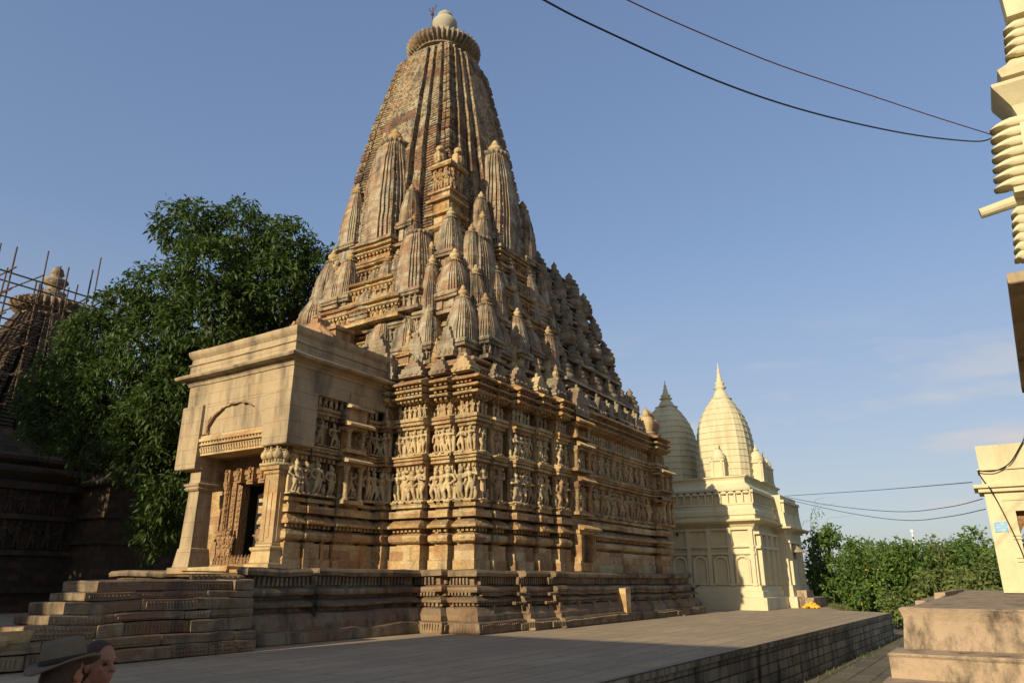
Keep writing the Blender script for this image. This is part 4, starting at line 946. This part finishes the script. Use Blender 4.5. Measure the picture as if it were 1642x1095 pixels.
m.poly([(13.9, -7), (21, -7), (21, -4.2), (14.35, -1.62), (13.9, -1.62)], [(8.8, 0), (9.15, .02), (9.4, .1), (9.6, .24), (9.72, .33), (9.78, .34), (9.9, .1)]); m.box(13.8, 14.2, -2.6, -1.78, 11.2, 13)
m.poly([(13.9, -7), (21, -7), (21, -4.2), (14.35, -1.62), (13.9, -1.62)], [(6.3, .3), (7.7, .2), (7.85, .14), (9.5, .0), (9.9, -.1), (12.0, -.3), (13, -.4)])
m.poly([(13.9, -7), (21, -7), (21, -4.2), (14.35, -1.6), (13.9, -1.6)], [(9.95, -.06), (10.0, .12), (10.14, .16), (10.3, .0), (10.6, -.2), (10.7, -.2)])
m.poly([(13.9, -7), (21, -7), (21, -4.2), (14.35, -1.5), (13.9, -1.5)], [(7.66, .1), (7.7, .24), (7.8, .24), (7.86, .1)])
obj('tower', m, M['cream'], nt_)

# ------------------------------------------------------------------ darker temple behind scaffolding at the left
lt = thing('scaffolded_temple', (20, 46.8, 0), 'dim brown stone temple with ribbed crown, wrapped in scaffolding at the far left', 'temple')
LX, LY = 19.6, 46.6
LW = interp([(0, 4.4), (.3, 3.9), (.6, 3.0), (.85, 2.1), (1, 1.55)])
obj('spire', shikhara(LX, LY, 7.5, 16.6, lambda t: LW(min(t, 1)), 44, 5, .02), M['shaded_stone'], lt, wear=.03)
m = MB()
m.rect(15.2, 25.4, 41.6, 52, [(0, 1.0), (.4, 1.0), (.4, .7), (.9, .7), (.9, .9), (1.2, .9), (1.2, .3), (1.9, .3), (1.95, .1), (2.6, .1), (2.7, .25), (2.9, .2), (3.0, -.1), (4.4, -.1), (4.45, .15), (4.7, .15), (4.75, -.1), (5.9, -.1), (5.95, .2), (6.3, .2), (6.4, 0), (6.8, .4), (7.0, .4), (7.2, 0), (7.4, .3), (7.6, .3), (7.8, -.3), (9, -.8)], seg=.7)
m.rect(21.0, 28, 38.8, 46, [(0, .6), (1.0, .6), (1.0, .2), (3.2, 0), (3.3, .2), (3.5, .2), (3.5, 0), (4.6, 0), (4.6, .2), (4.9, .2), (4.9, 0), (6.2, 0), (6.3, .35), (6.5, .4), (6.7, 0), (7.4, -.6)], seg=.7)
for y in np.arange(42, 52, .7):
    for z, h in ((3.0, 1.35), (4.75, 1.1)): fig_into(m, 15.2, y, z, h, -math.pi / 2)
for x in np.arange(15.4, 21, .7):
    for z, h in ((3.0, 1.35), (4.75, 1.1)): fig_into(m, x, 41.6, z, h, 0)
obj('wall', m, M['shaded_stone'], lt)
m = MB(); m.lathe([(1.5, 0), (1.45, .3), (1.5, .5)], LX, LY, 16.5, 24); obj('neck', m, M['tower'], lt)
o = obj('amalaka', amalaka(2.0, 1.3, 34, 170), M['roof'], lt, smooth=True); o.location = (LX, LY, 17.1)
m = MB(); m.lathe([(1.2, -.2), (1.15, .1), (.8, .25), (.6, .45), (.75, .6), (.4, .75), (.3, .85), (.55, 1.1), (.74, 1.35), (.70, 1.45), (.35, 1.6), (.3, 1.75), (.42, 1.85), (.3, 2.2), (.06, 2.4)], LX, LY, 17.8, 20); obj('finial', m, M['roof'], lt, smooth=True)
sc = thing('scaffolding', (18, 43, 0), 'lattice of thin brown scaffold poles round the crown of the far left temple', 'scaffolding')
gxs, gys, zs_ = (15.6, 17.0, 18.4, 19.8, 21.4, 23.0), (42.8, 44.4, 46.2, 48.0, 50), (7.2, 8.8, 10.4, 12.0, 13.5, 14.9, 16.2, 17.5)
def pole(a, b, r=.045): 
    m = MB(); m.tube([a, b], r, 6); obj('pole', m, M['bamboo'], sc)
for i, x in enumerate(gxs):
    for j, y in enumerate(gys):
        if i in (0, 5) or j == 0 or (i + j) % 4 == 0: pole((x + rnd.uniform(-.2, .2), y + rnd.uniform(-.2, .2), .0 if i == 0 or j == 0 else 6), (x + rnd.uniform(-.3, .3), y + rnd.uniform(-.3, .3), 18.4 + rnd.uniform(-1.1, 1.7)))
for k in range(16):
    x, y = 15.0 + .42 * k + rnd.uniform(-.15, .15), 43.0 - .1 * k + rnd.uniform(0, 5.5); pole((x, y, 10), (x + rnd.uniform(-.25, .25), y + rnd.uniform(-.2, .2), 18.7 + rnd.uniform(-1.2, 1.5)), .04)
for z in zs_:
    pole((14.8, 42.8, z + rnd.uniform(-.2, .2)), (24.0, 42.8, z + rnd.uniform(-.3, .3))); pole((15.6, 42, z + rnd.uniform(-.2, .2)), (15.6, 51, z + rnd.uniform(-.2, .2)))
    if z > 11: pole((17, 42, z + .1), (17, 51, z + rnd.uniform(-.4, .4))); pole((14.8, 44.4, z), (24.5, 44.4, z + rnd.uniform(-.4, .4)))
for k in range(4): pole((15 + k, 42.7, 12.5 + k * .3), (20 + k, 42.7, 17.5 + k * .2))

# ------------------------------------------------------------------ foliage
rng = np.random.default_rng(5)
def foliage(name, lobes, dens, L, W, mat, parent, droop=.5, leaves=8, inner=.5, jit=.35):
    P, D = [], []
    for (x, y, z, r) in lobes:
        n = int(dens * r * r * 12.6); u = rng.normal(size=(n, 3)); u /= np.linalg.norm(u, axis=1)[:, None]
        rad = r * (1 - inner * rng.random(n) ** 1.8) * (1 + .16 * np.sin(u[:, 0] * 5 + x) * np.cos(u[:, 1] * 4 + z) + .10 * np.sin(u[:, 2] * 9 + y * 3))
        P.append(np.array([x, y, z]) + u * rad[:, None] * np.array([1, 1, .9])); D.append(u)
    P = np.concatenate(P); D = np.concatenate(D); n = len(P)
    P = np.repeat(P, leaves, 0); D = np.repeat(D, leaves, 0); N_ = len(P)
    d = D * .55 + rng.normal(size=(N_, 3)) * .75; d[:, 2] -= droop * rng.random(N_) * 1.2; d /= np.linalg.norm(d, axis=1)[:, None]
    P = P + rng.normal(size=(N_, 3)) * jit * L
    side = np.cross(d, rng.normal(size=(N_, 3))); side /= np.linalg.norm(side, axis=1)[:, None]
    l = L * rng.uniform(.65, 1.25, N_)[:, None]; w_ = W * rng.uniform(.7, 1.2, N_)[:, None]
    down = np.array([0, 0, -1.0]) * l * .16
    V = np.stack([P, P + d * l * .5 + side * w_ * .5, P + d * l + down, P + d * l * .5 - side * w_ * .5], 1).reshape(-1, 3)
    me = bpy.data.meshes.new(name); me.vertices.add(len(V)); me.vertices.foreach_set('co', V.ravel())
    me.loops.add(N_ * 4); me.loops.foreach_set('vertex_index', np.arange(N_ * 4)); me.polygons.add(N_)
    me.polygons.foreach_set('loop_start', np.arange(N_) * 4); me.polygons.foreach_set('loop_total', np.full(N_, 4)); me.update(); me.validate()
    return obj(name, me, mat, parent)
def limbs(base, lobes, r0, fork):
    m = MB(); b = Vector(base); f = Vector(fork)
    m.tube([b, b.lerp(f, .3) + Vector((.12, -.1, 0)), b.lerp(f, .7), f], [r0 * 1.35, r0 * 1.02, r0 * .9, r0 * .75], 12)
    for (x, y, z, r) in lobes:
        e = Vector((x, y, z)); mid = f.lerp(e, .5) + Vector((rnd.uniform(-.5, .5), rnd.uniform(-.5, .5), rnd.uniform(.1, .6))) * (.12 * (e - f).length)
        m.tube([f - Vector((0, 0, r0 * .5)), f.lerp(mid, .5), mid, mid.lerp(e, .6), e], [r0 * .5, r0 * .36, r0 * .26, r0 * .16, r0 * .06], 7)
    return m
LOBES = [(17.94, 30.3, 17.69, 1.46), (19.94, 28.99, 17.95, 1.65), (21.39, 27.16, 17.27, 1.5), (22.66, 25.83, 16.24, 1.26), (18.49, 28.9, 15.42, 1.84), (20.79, 27.47, 15.11, 2.04), (17.96, 32.11, 14.68, 1.6), (23.48, 27.36, 14.83, 1.39), (17.3, 33.66, 13.82, 1.31), (19.26, 29.23, 12.91, 2.12), (16.92, 35.03, 12.53, 1.6), (18.14, 31.64, 11.8, 1.98), (21.9, 28.97, 12.99, 1.8), (16.69, 36.5, 10.67, 1.46), (17.53, 33.69, 9.99, 1.84), (18.59, 30.67, 9.06, 1.93), (17.0, 37.24, 8.66, 1.46), (17.67, 34.83, 7.76, 1.56), (18.51, 31.34, 6.56, 1.35), (18.74, 30.08, 4.85, 1.18), (18.88, 30.65, 3.56, 1.05), (19.19, 30.89, 7.17, 1.38), (16.2, 37.8, 9.81, 1.02), (18.04, 32.18, 7.98, 1.38), (19.4, 30.36, 10.69, 1.42),
         (22.5, 31.5, 14.5, 1.9), (21, 33.5, 12, 1.9), (21.5, 31, 9.5, 1.9), (20.5, 35.5, 9.5, 1.6), (22.5, 30, 17, 1.3), (23.5, 30, 11.5, 1.6)]
tr = thing('mango_tree', (21.4, 31.5, 0), 'large dark green mango tree rising behind the porch of the carved temple', 'tree', )
obj('trunk', limbs((21.4, 31.5, 0), LOBES, .55, (21.0, 31.2, 6.2)), M['bark'], tr, smooth=True)
foliage('crown', LOBES, 8.5, .33, .11, M['mango'], tr, .8, 8, .5)
# two unseen trees added past the left edge to shade the dark corner
for (bx, by, lob, lab) in ((4.0, 37.5, ((3, 37, 8, 3.4), (5, 39, 11, 3.4), (4, 34.5, 10, 3.2), (4, 41, 8, 3.2), (4, 37, 13.5, 2.6), (4, 43, 11, 3), (3, 33, 6.5, 2.6)), 'broad unseen mango tree added left of the view to shade the scaffolded temple'), (6.0, 49, ((6, 49, 9, 4), (6, 53, 11, 4), (6, 46, 12, 3.6), (6, 50, 15, 3.2), (5, 56, 9, 4)), 'tall unseen mango tree added for shade far to the left, beyond the broad one')):
    t2 = thing('mango_tree', (bx, by, 0), lab, 'tree')
    obj('trunk', limbs((bx, by, 0), lob, .5, (bx, by, 4.5)), M['bark'], t2, smooth=True); foliage('crown', lob, 2.2, .62, .26, M['mango'], t2, .6, 6, .5)
# shrubs and small trees beyond the terrace
def bush(name, label, cat, cx, cy, z0, r, h, mat, L=.3, dens=5, trunk=True, n_=7, group='trees and shrubs beyond the terrace', W=.15):
    t2 = thing(name, (cx, cy, GZ), label, cat, group); lob = []
    for i in range(n_ + 3):
        a = rnd.uniform(0, 6.28); q = rnd.uniform(.2, .75) * r; f = rnd.uniform(.12, .85)
        lob.append((cx + q * math.cos(a), cy + q * math.sin(a), z0 + h * f, r * rnd.uniform(.34, .55) * (1.1 - .45 * f)))
    lob.append((cx, cy, z0 + h * .88, r * .33)); lob.append((cx, cy, z0 + h * .5, r * .55))
    obj('trunk' if trunk else 'stem', limbs((cx, cy, GZ), lob, .12 if trunk else .05, (cx, cy, z0 + .25 * h)), M['bark'], t2)
    foliage('crown' if trunk else 'leaves', lob, dens, L, W, mat, t2, .25, 7, .6); return t2, lob
BS = [('leafy_tree', 'rounded mid green tree nearest the cream temple corner', 'tree', 53.8, 9.3, -.8, 2.4, 5.8, 'bush', .3, 7, True),
      ('shrub', 'low bushy green shrub at the foot of the rounded tree', 'shrub', 51.6, 7.9, -.9, 1.3, 3.0, 'bush', .22, 7, False),
      ('leafy_tree', 'wide dark green tree in the middle of the grove, left of the white pole', 'tree', 56, 5.9, -.8, 2.9, 4.6, 'bush', .32, 4.5, True),
      ('leafy_tree', 'wide dark green tree just right of the white pole', 'tree', 58.5, 3.4, -.8, 2.7, 4.5, 'bush2', .32, 4.5, True),
      ('leafy_tree', 'taller green tree to the left of the gateway', 'tree', 58.5, 1.3, -.8, 2.6, 5.6, 'bush', .32, 4.5, True),
      ('leafy_tree', 'green tree half hidden by the gateway edge', 'tree', 55, -.9, -.8, 2.6, 5.2, 'bush', .32, 4.5, True),
      ('shrub', 'small pale rounded shrub at the end of the terrace', 'shrub', 49.6, 5.5, -.9, 1.0, 1.9, 'bush2', .2, 7, False),
      ('shrub', 'feathery light green shrub behind the low terrace wall', 'shrub', 53.2, 3.2, -.9, 1.8, 3.0, 'bush2', .35, 6, False),
      ('shrub', 'dense green shrub at the foot of the gateway', 'shrub', 52.5, .9, -.9, 1.8, 3.6, 'bush2', .3, 6, False),
      ('leafy_tree', 'distant tree filling the gap behind the grove', 'tree', 72, 9.6, -.8, 4.2, 5.0, 'bush', .45, 3.5, True),
      ('leafy_tree', 'farthest tree seen low behind the white pole', 'tree', 74, 2.6, -.8, 4.6, 5.0, 'bush', .45, 3.5, True)]
for (nm, lab, cat, cx, cy, z0, r, h, mt, L_, dn, tk) in BS: bush(nm, lab, cat, cx, cy, z0, r, h, M[mt], L_, dn, tk)
fb, lob = bush('flowering_shrub', 'dark shrub dotted with orange yellow blossoms beyond the terrace end', 'shrub', 50.6, 6.9, -.9, 1.7, 4.0, M['bush'], .22, 8, False, 8)
m = MB()
for i in range(24):
    x, y, z, r = rnd.choice(lob); u = Vector((rnd.gauss(-.7, .6), rnd.gauss(0, .7), rnd.gauss(.1, .7))).normalized() * r * 1.0
    m.ell((x + u.x, y + u.y, z + u.z), (.036, .036, .033), 6, 4)
o = obj('blossoms', m, M['yellow'], fb); o['kind'] = 'stuff'
# thin arching shoots
t2 = thing('bamboo_shoots', (52.3, 10.4, GZ), 'thin arching shoots beside the sunny cream temple corner', 'plant'); m = MB()
for dx, dz, lean in ((0, 6.2, 1.6), (.3, 5.4, 2.4), (-.2, 6.6, 1.0), (.1, 4.8, 1.9)):
    m.tube([(52.3 + dx, 10.4, GZ), (52.3 + dx, 10.3, dz * .4), (52.3 + dx, 10.1, dz * .8), (52.3 + dx, 10.0 - lean * .4, dz), (52.3 + dx, 9.9 - lean, dz + .1)], [.018, .016, .012, .008, .004], 5)
obj('stem', m, M['bush2'], t2); foliage('leaves', [(52.3, 10.2, 5.0, .4), (52.4, 9.7, 5.8, .3), (52.3, 10.5, 3.0, .6)], 5, .35, .06, M['bush2'], t2, .3, 4)
# dry grass along the foot of the terrace wall
ga, gb = [], []
N_ = 420; xx = rng.uniform(14, 44, N_); yy = 5.45 - (xx - 14) * .02 - np.abs(rng.normal(0, .35, N_)); hh = rng.uniform(.04, .15, N_)
V = []; F = []
for i in range(N_):
    a = rng.uniform(0, 6.28); c_, s_ = math.cos(a) * .02, math.sin(a) * .02; o_ = len(V)
    V += [(xx[i] - c_, yy[i] - s_, GZ), (xx[i] + c_, yy[i] + s_, GZ), (xx[i] + rng.normal(0, .05), yy[i] + rng.normal(0, .05), GZ + hh[i])]; F.append((o_, o_ + 1, o_ + 2))
for i in range(700):
    t = rng.random(); x = 43.4 + 6 * t + rng.normal(0, .25); y = 7.2 + 1.75 * t + rng.normal(0, .15); a = rng.uniform(0, 6.28); c_, s_ = math.cos(a) * .03, math.sin(a) * .03; o_ = len(V)
    V += [(x - c_, y - s_, -.02), (x + c_, y + s_, -.02), (x + rng.normal(0, .05), y + rng.normal(0, .05), rng.uniform(.05, .28))]; F.append((o_, o_ + 1, o_ + 2))
m = MB(); m.v, m.f = V, F; tag(obj('grass', m, M['drygrass']), 'dry grass tufts along the foot of the dark terrace wall', 'grass', kind='stuff')
# heap of marigolds, low kerb, pole, information stand
m = MB()
for i in range(70):
    a, q = rnd.uniform(0, 6.28), rnd.random() ** .6 * .42; m.ell((45.7 + q * math.cos(a), 9.4 + q * math.sin(a), .06 + (.42 - q) * .8 * rnd.random()), (.09, .09, .07), 7, 5)
tag(obj('flower_heap', m, M['yellow']), 'small heap of bright yellow marigolds at the corner of the cream temple', 'flowers')
m = MB(); m.tube([(87.4, 7.16, GZ), (87.4, 7.16, 6.2)], [.12, .08], 8); m.ell((87.4, 7.16, 6.3), (.2, .2, .2), 8, 6)
tag(obj('white_pole', m, M['white']), 'slim white pole standing far off above the trees', 'pole')
st = thing('information_stand', (39.0, 14.0, 0), 'small black information stand with tilted board at the far end of the plinth', 'stand')
m = MB(); m.tube([(39.0, 14.1, 0), (39.0, 14.1, 1.0)], .05, 6); m.tube([(39.1, 13.85, 0), (39.1, 13.85, 1.1)], .05, 6); obj('post', m, M['black'], st)
m = MB(); m.add([(38.7, 14.4, .8), (38.7, 13.6, 1.25), (39.4, 13.6, 1.3), (39.4, 14.4, .85), (38.72, 14.4, .74), (38.72, 13.6, 1.19), (39.42, 13.6, 1.24), (39.42, 14.4, .79)], [(0, 1, 2, 3)[::-1], (4, 5, 6, 7), (0, 1, 5, 4), (1, 2, 6, 5), (2, 3, 7, 6), (3, 0, 4, 7)]); obj('board', m, M['black'], st)
# ------------------------------------------------------------------ wires
def wire(name, pts, r, mat, label):
    P = [Vector(p) for p in pts]; Q = []
    for i in range(len(P) - 1):
        a, b, c_, d = P[max(i - 1, 0)], P[i], P[i + 1], P[min(i + 2, len(P) - 1)]
        for k in range(6):
            t = k / 6; Q.append(.5 * ((2 * b) + (c_ - a) * t + (2 * a - 5 * b + 4 * c_ - d) * t * t + (3 * b - a - 3 * c_ + d) * t ** 3))
    Q.append(P[-1]); m = MB(); m.tube(Q, r, 5); tag(obj(name, m, mat), label, 'wire')
wire('power_cable', [(14.03, -1.16, 9.0), (13.37, -.83, 8.69), (11.96, .13, 8.4), (10.19, 1.25, 8.17), (8.53, 2.15, 8.02), (6.78, 3.09, 8.06), (6.0, 3.42, 8.04), (5.29, 3.76, 8.11), (4.5, 4.1, 8.19), (3, 4.75, 8.4)], .013, M['black'], 'thick black power cable sagging across the upper right sky, the lower one')
wire('power_cable', [(14.01, -1.17, 9.06), (12.72, -.35, 8.98), (11.35, .44, 8.85), (9.59, 1.49, 8.71), (7.95, 2.34, 8.59), (7.01, 2.79, 8.53), (6.07, 3.22, 8.47), (5.1, 3.66, 8.42), (3.5, 4.4, 8.4)], .009, M['redwire'], 'thin reddish cable running above the thick black power cable')
for pts, lb in (([(47.09, 10.46, 6.42), (39.29, 4.58, 5.63), (26.0, .31, 4.3)], 'topmost, nearly straight thin wire between cream temple and gateway'), ([(47.2, 10.35, 6.35), (42.91, 6.95, 5.3), (37.92, 3.53, 4.47), (31.99, 1.3, 4.09), (26, .12, 3.8)], 'middle sagging thin wire between cream temple and gateway'), ([(47.4, 10.3, 6.2), (42.26, 6.28, 4.86), (37.02, 3.26, 4.02), (32.08, 1.36, 3.75), (26, .1, 3.5)], 'lowest sagging thin wire between cream temple and gateway')):
    wire('thin_wire', pts, .014, M['black'], lb)
wire('wall_cable', [(25.95, -3.0, 6.2), (25.9, -1.5, 5.8), (25.9, -1.15, 5.36), (25.88, -.75, 4.8), (25.86, -.35, 4.58), (25.85, -.05, 4.58), (25.86, .1, 4.6), (25.96, .0, 4.3), (25.74, -.12, 4.05), (25.94, -.2, 3.8), (25.95, -.36, 3.2), (25.94, -.55, 2.35), (25.95, -.62, 1.8)], .018, M['black'], 'dark cable drooping over the corner of the cream gateway and down its wall')

# ------------------------------------------------------------------ two visitors at the lower left, standing on a low landing
m = MB(); m.box(.6, 3.9, 2.4, 5.5, GZ, -.60, .01); obj('step', m, M['stained'], pf)
M['skin'] = flat('sunburnt skin', (.27, .125, .08), .6, 0, .22, 45)
M['hair'] = flat('brown hair', (.045, .025, .016), .6, 0, .4, 60)
M['felt'] = flat('olive felt', (.13, .105, .07), .9, 0, .2, 30)
M['band'] = flat('dark hat band', (.035, .028, .02), .9)
M['maroon'] = flat('maroon cotton', (.10, .03, .025), .9)
M['sand'] = flat('sand cotton', (.30, .24, .17), .9)
M['denim'] = flat('dark trousers', (.05, .05, .06), .9)
def remesh(mb, vox, mat, name, parent):
    me = mesh_of('raw', mb); o = bpy.data.objects.new('tmp', me); COL.objects.link(o)
    md = o.modifiers.new('r', 'REMESH'); md.mode = 'VOXEL'; md.voxel_size = vox
    s2 = o.modifiers.new('s', 'SMOOTH'); s2.factor = .5; s2.iterations = 2
    out = bpy.data.meshes.new_from_object(o.evaluated_get(bpy.context.evaluated_depsgraph_get())); bpy.data.objects.remove(o); bpy.data.meshes.remove(me)
    out.name = name; out.materials.clear(); out.materials.append(mat); out.polygons.foreach_set('use_smooth', [True] * len(out.polygons))
    return obj(name, out, mat, parent)
def person(hx, hy, hz, ground, face, label, hat=None, shirt='maroon'):
    """hx,hy,hz = centre of the head; face = direction looked at"""
    p = thing('person', (hx, hy, ground), label, 'person', None)
    f = Vector(face).normalized(); l = Vector((-f.y, f.x, 0)); o = Vector((hx, hy, 0))
    rot = Matrix((f, l, Vector((0, 0, 1)))).transposed()
    def W(a, b, z): q = o + f * a + l * b; return (q.x, q.y, z)
    H = hz + .12 - ground; k = H / 1.75; g0 = ground
    Z = lambda z: g0 + z * k
    b = MB()
    E_ = lambda a, bb, z, ra, rb, rz: b.ell(W(a, bb, hz + z), (ra, rb, rz), 16, 12, rot)
    E_(-.012, 0, .03, .093, .074, .092); E_(.022, 0, -.035, .066, .060, .082); E_(.052, 0, -.088, .028, .030, .026)      # skull, face, chin
    E_(.068, 0, .035, .022, .046, .016); E_(.088, 0, -.002, .013, .012, .03); E_(.106, 0, -.02, .018, .015, .013)             # brow, nose bridge, tip
    E_(.081, 0, -.052, .012, .026, .008); E_(.079, 0, -.064, .012, .024, .009); E_(.055, .036, -.02, .024, .02, .026); E_(.055, -.036, -.02, .024, .02, .026)
    for s_ in (-1, 1): E_(-.005, s_ * .076, -.005, .02, .01, .032)
    b.cap(W(-.02, 0, hz - .05), W(-.03, 0, Z(1.43)), .056, .062, 14)
    b.cap(W(-.02, 0, Z(1.36)), W(-.01, 0, Z(1.1)), .13, .12, 14); b.ell(W(-.01, 0, Z(.95)), (.13, .17, .13), 16, 10, rot); b.cap(W(-.02, -.13, Z(1.37)), W(-.02, .13, Z(1.37)), .075, .075, 12); b.ell(W(-.02, 0, Z(1.25)), (.12, .17, .16), 16, 10, rot)
    for s_ in (-1, 1):
        b.cap(W(0, s_ * .09, Z(.9)), W(.02, s_ * .09, Z(.48)), .085, .055, 12); b.cap(W(.02, s_ * .09, Z(.48)), W(-.01, s_ * .09, Z(.09)), .055, .038, 12); b.ell(W(.06, s_ * .1, g0 + .04), (.13, .045, .04), 12, 8, rot)
        b.cap(W(-.02, s_ * .2, Z(1.36)), W(-.02, s_ * .25, Z(1.08)), .05, .04, 12); b.cap(W(-.02, s_ * .25, Z(1.08)), W(.06, s_ * .25, Z(.86)), .038, .028, 12)
        b.ell(W(.075, s_ * .25, Z(.80)), (.02, .042, .05), 10, 8, rot)
        for i in range(4): b.cap(W(.055 + i * .016, s_ * .25, Z(.77)), W(.07 + i * .016, s_ * .243, Z(.70) + .006 * abs(i - 1)), .0095, .008, 8)
        b.cap(W(.10, s_ * .235, Z(.81)), W(.125, s_ * .225, Z(.76)), .011, .009, 8)
    remesh(b, .0085, M['skin'], 'body', p)
    c = MB(); c.cap(W(-.02, 0, Z(1.36)), W(-.01, 0, Z(1.0)), .145, .14, 14); c.ell(W(-.01, 0, Z(.93)), (.145, .185, .13), 16, 10, rot); c.cap(W(-.02, -.15, Z(1.37)), W(-.02, .15, Z(1.37)), .082, .082, 12); c.ell(W(-.02, 0, Z(1.24)), (.135, .185, .18), 16, 10, rot)
    for s_ in (-1, 1): c.cap(W(-.02, s_ * .2, Z(1.36)), W(-.02, s_ * .235, Z(1.16)), .062, .058, 12)
    remesh(c, .014, M[shirt], 'shirt', p)
    c = MB(); c.ell(W(-.01, 0, Z(.9)), (.148, .188, .12), 16, 10, rot)
    for s_ in (-1, 1): c.cap(W(0, s_ * .09, Z(.86)), W(.02, s_ * .09, Z(.48)), .1, .07, 12); c.cap(W(.02, s_ * .09, Z(.48)), W(-.01, s_ * .09, Z(.12)), .07, .058, 12)
    remesh(c, .016, M['denim'], 'trousers', p)
    hr = MB(); hr.ell(W(-.03, 0, hz + .045), (.096, .084, .09), 18, 12, rot); hr.ell(W(-.055, 0, hz - .02), (.07, .082, .085), 16, 10, rot); hr.ell(W(-.03, 0, hz + .02), (.075, .083, .07), 16, 10, rot)
    if not hat: hr.ell(W(-.1, 0, hz + .02), (.055, .055, .055), 12, 8, rot)
    remesh(hr, .01, M['hair'], 'hair', p)
    for s_ in (-1, 1) if not hat else ():
        e = MB(); e.ell(W(.077, s_ * .032, hz + .012), (.011, .014, .008), 10, 8, rot); obj('eye', e, M['black'], p, smooth=True)
    if hat:
        tilt = Matrix.Rotation(hat, 3, Vector((hd.x, hd.y, 0)))
        c0 = Vector(W(-.02, 0, hz + .045)); hm = MB(); pr = [(.165, .012), (.168, .006), (.16, 0), (.105, .012), (.104, .03), (.100, .07), (.095, .105), (.085, .125), (.06, .132), (.03, .12), (.002, .115)]
        def lat(mb, pr, n=36):
            rs = []
            for r, z in pr:
                q = []
                for k_ in range(n):
                    a = 2 * math.pi * k_ / n; wv = (.022 * math.cos(2 * a) + .004 * math.sin(3 * a)) * max(0, (r - .105) / .06)
                    v = tilt @ (f * (r * 1.08 * math.cos(a)) + l * (r * .96 * math.sin(a)) + Vector((0, 0, z - wv - (.012 if z > .11 and abs(math.sin(a)) < .4 else 0)))); q.append(tuple(c0 + v))
                rs.append(q)
            mb.rings(rs)
        lat(hm, pr); ht = obj('hat', hm, M['felt'], p, smooth=True)
        bm_ = MB(); lat(bm_, [(.108, .012), (.109, .02), (.107, .036), (.104, .038)]); obj('hat_band', bm_, M['band'], ht, smooth=True)
    return p
fr = tuple(Rt * .93 - hd * .36)
person(2.15, 4.10, 1.045, -.60, tuple(Rt * .22 + hd * .97), 'man in olive brimmed felt hat seen from behind at the lower left', hat=R(-11), shirt='maroon')
person(2.475, 4.37, 1.045, -.60, fr, 'woman with tied back brown hair in profile beside the man in the hat', shirt='sand')
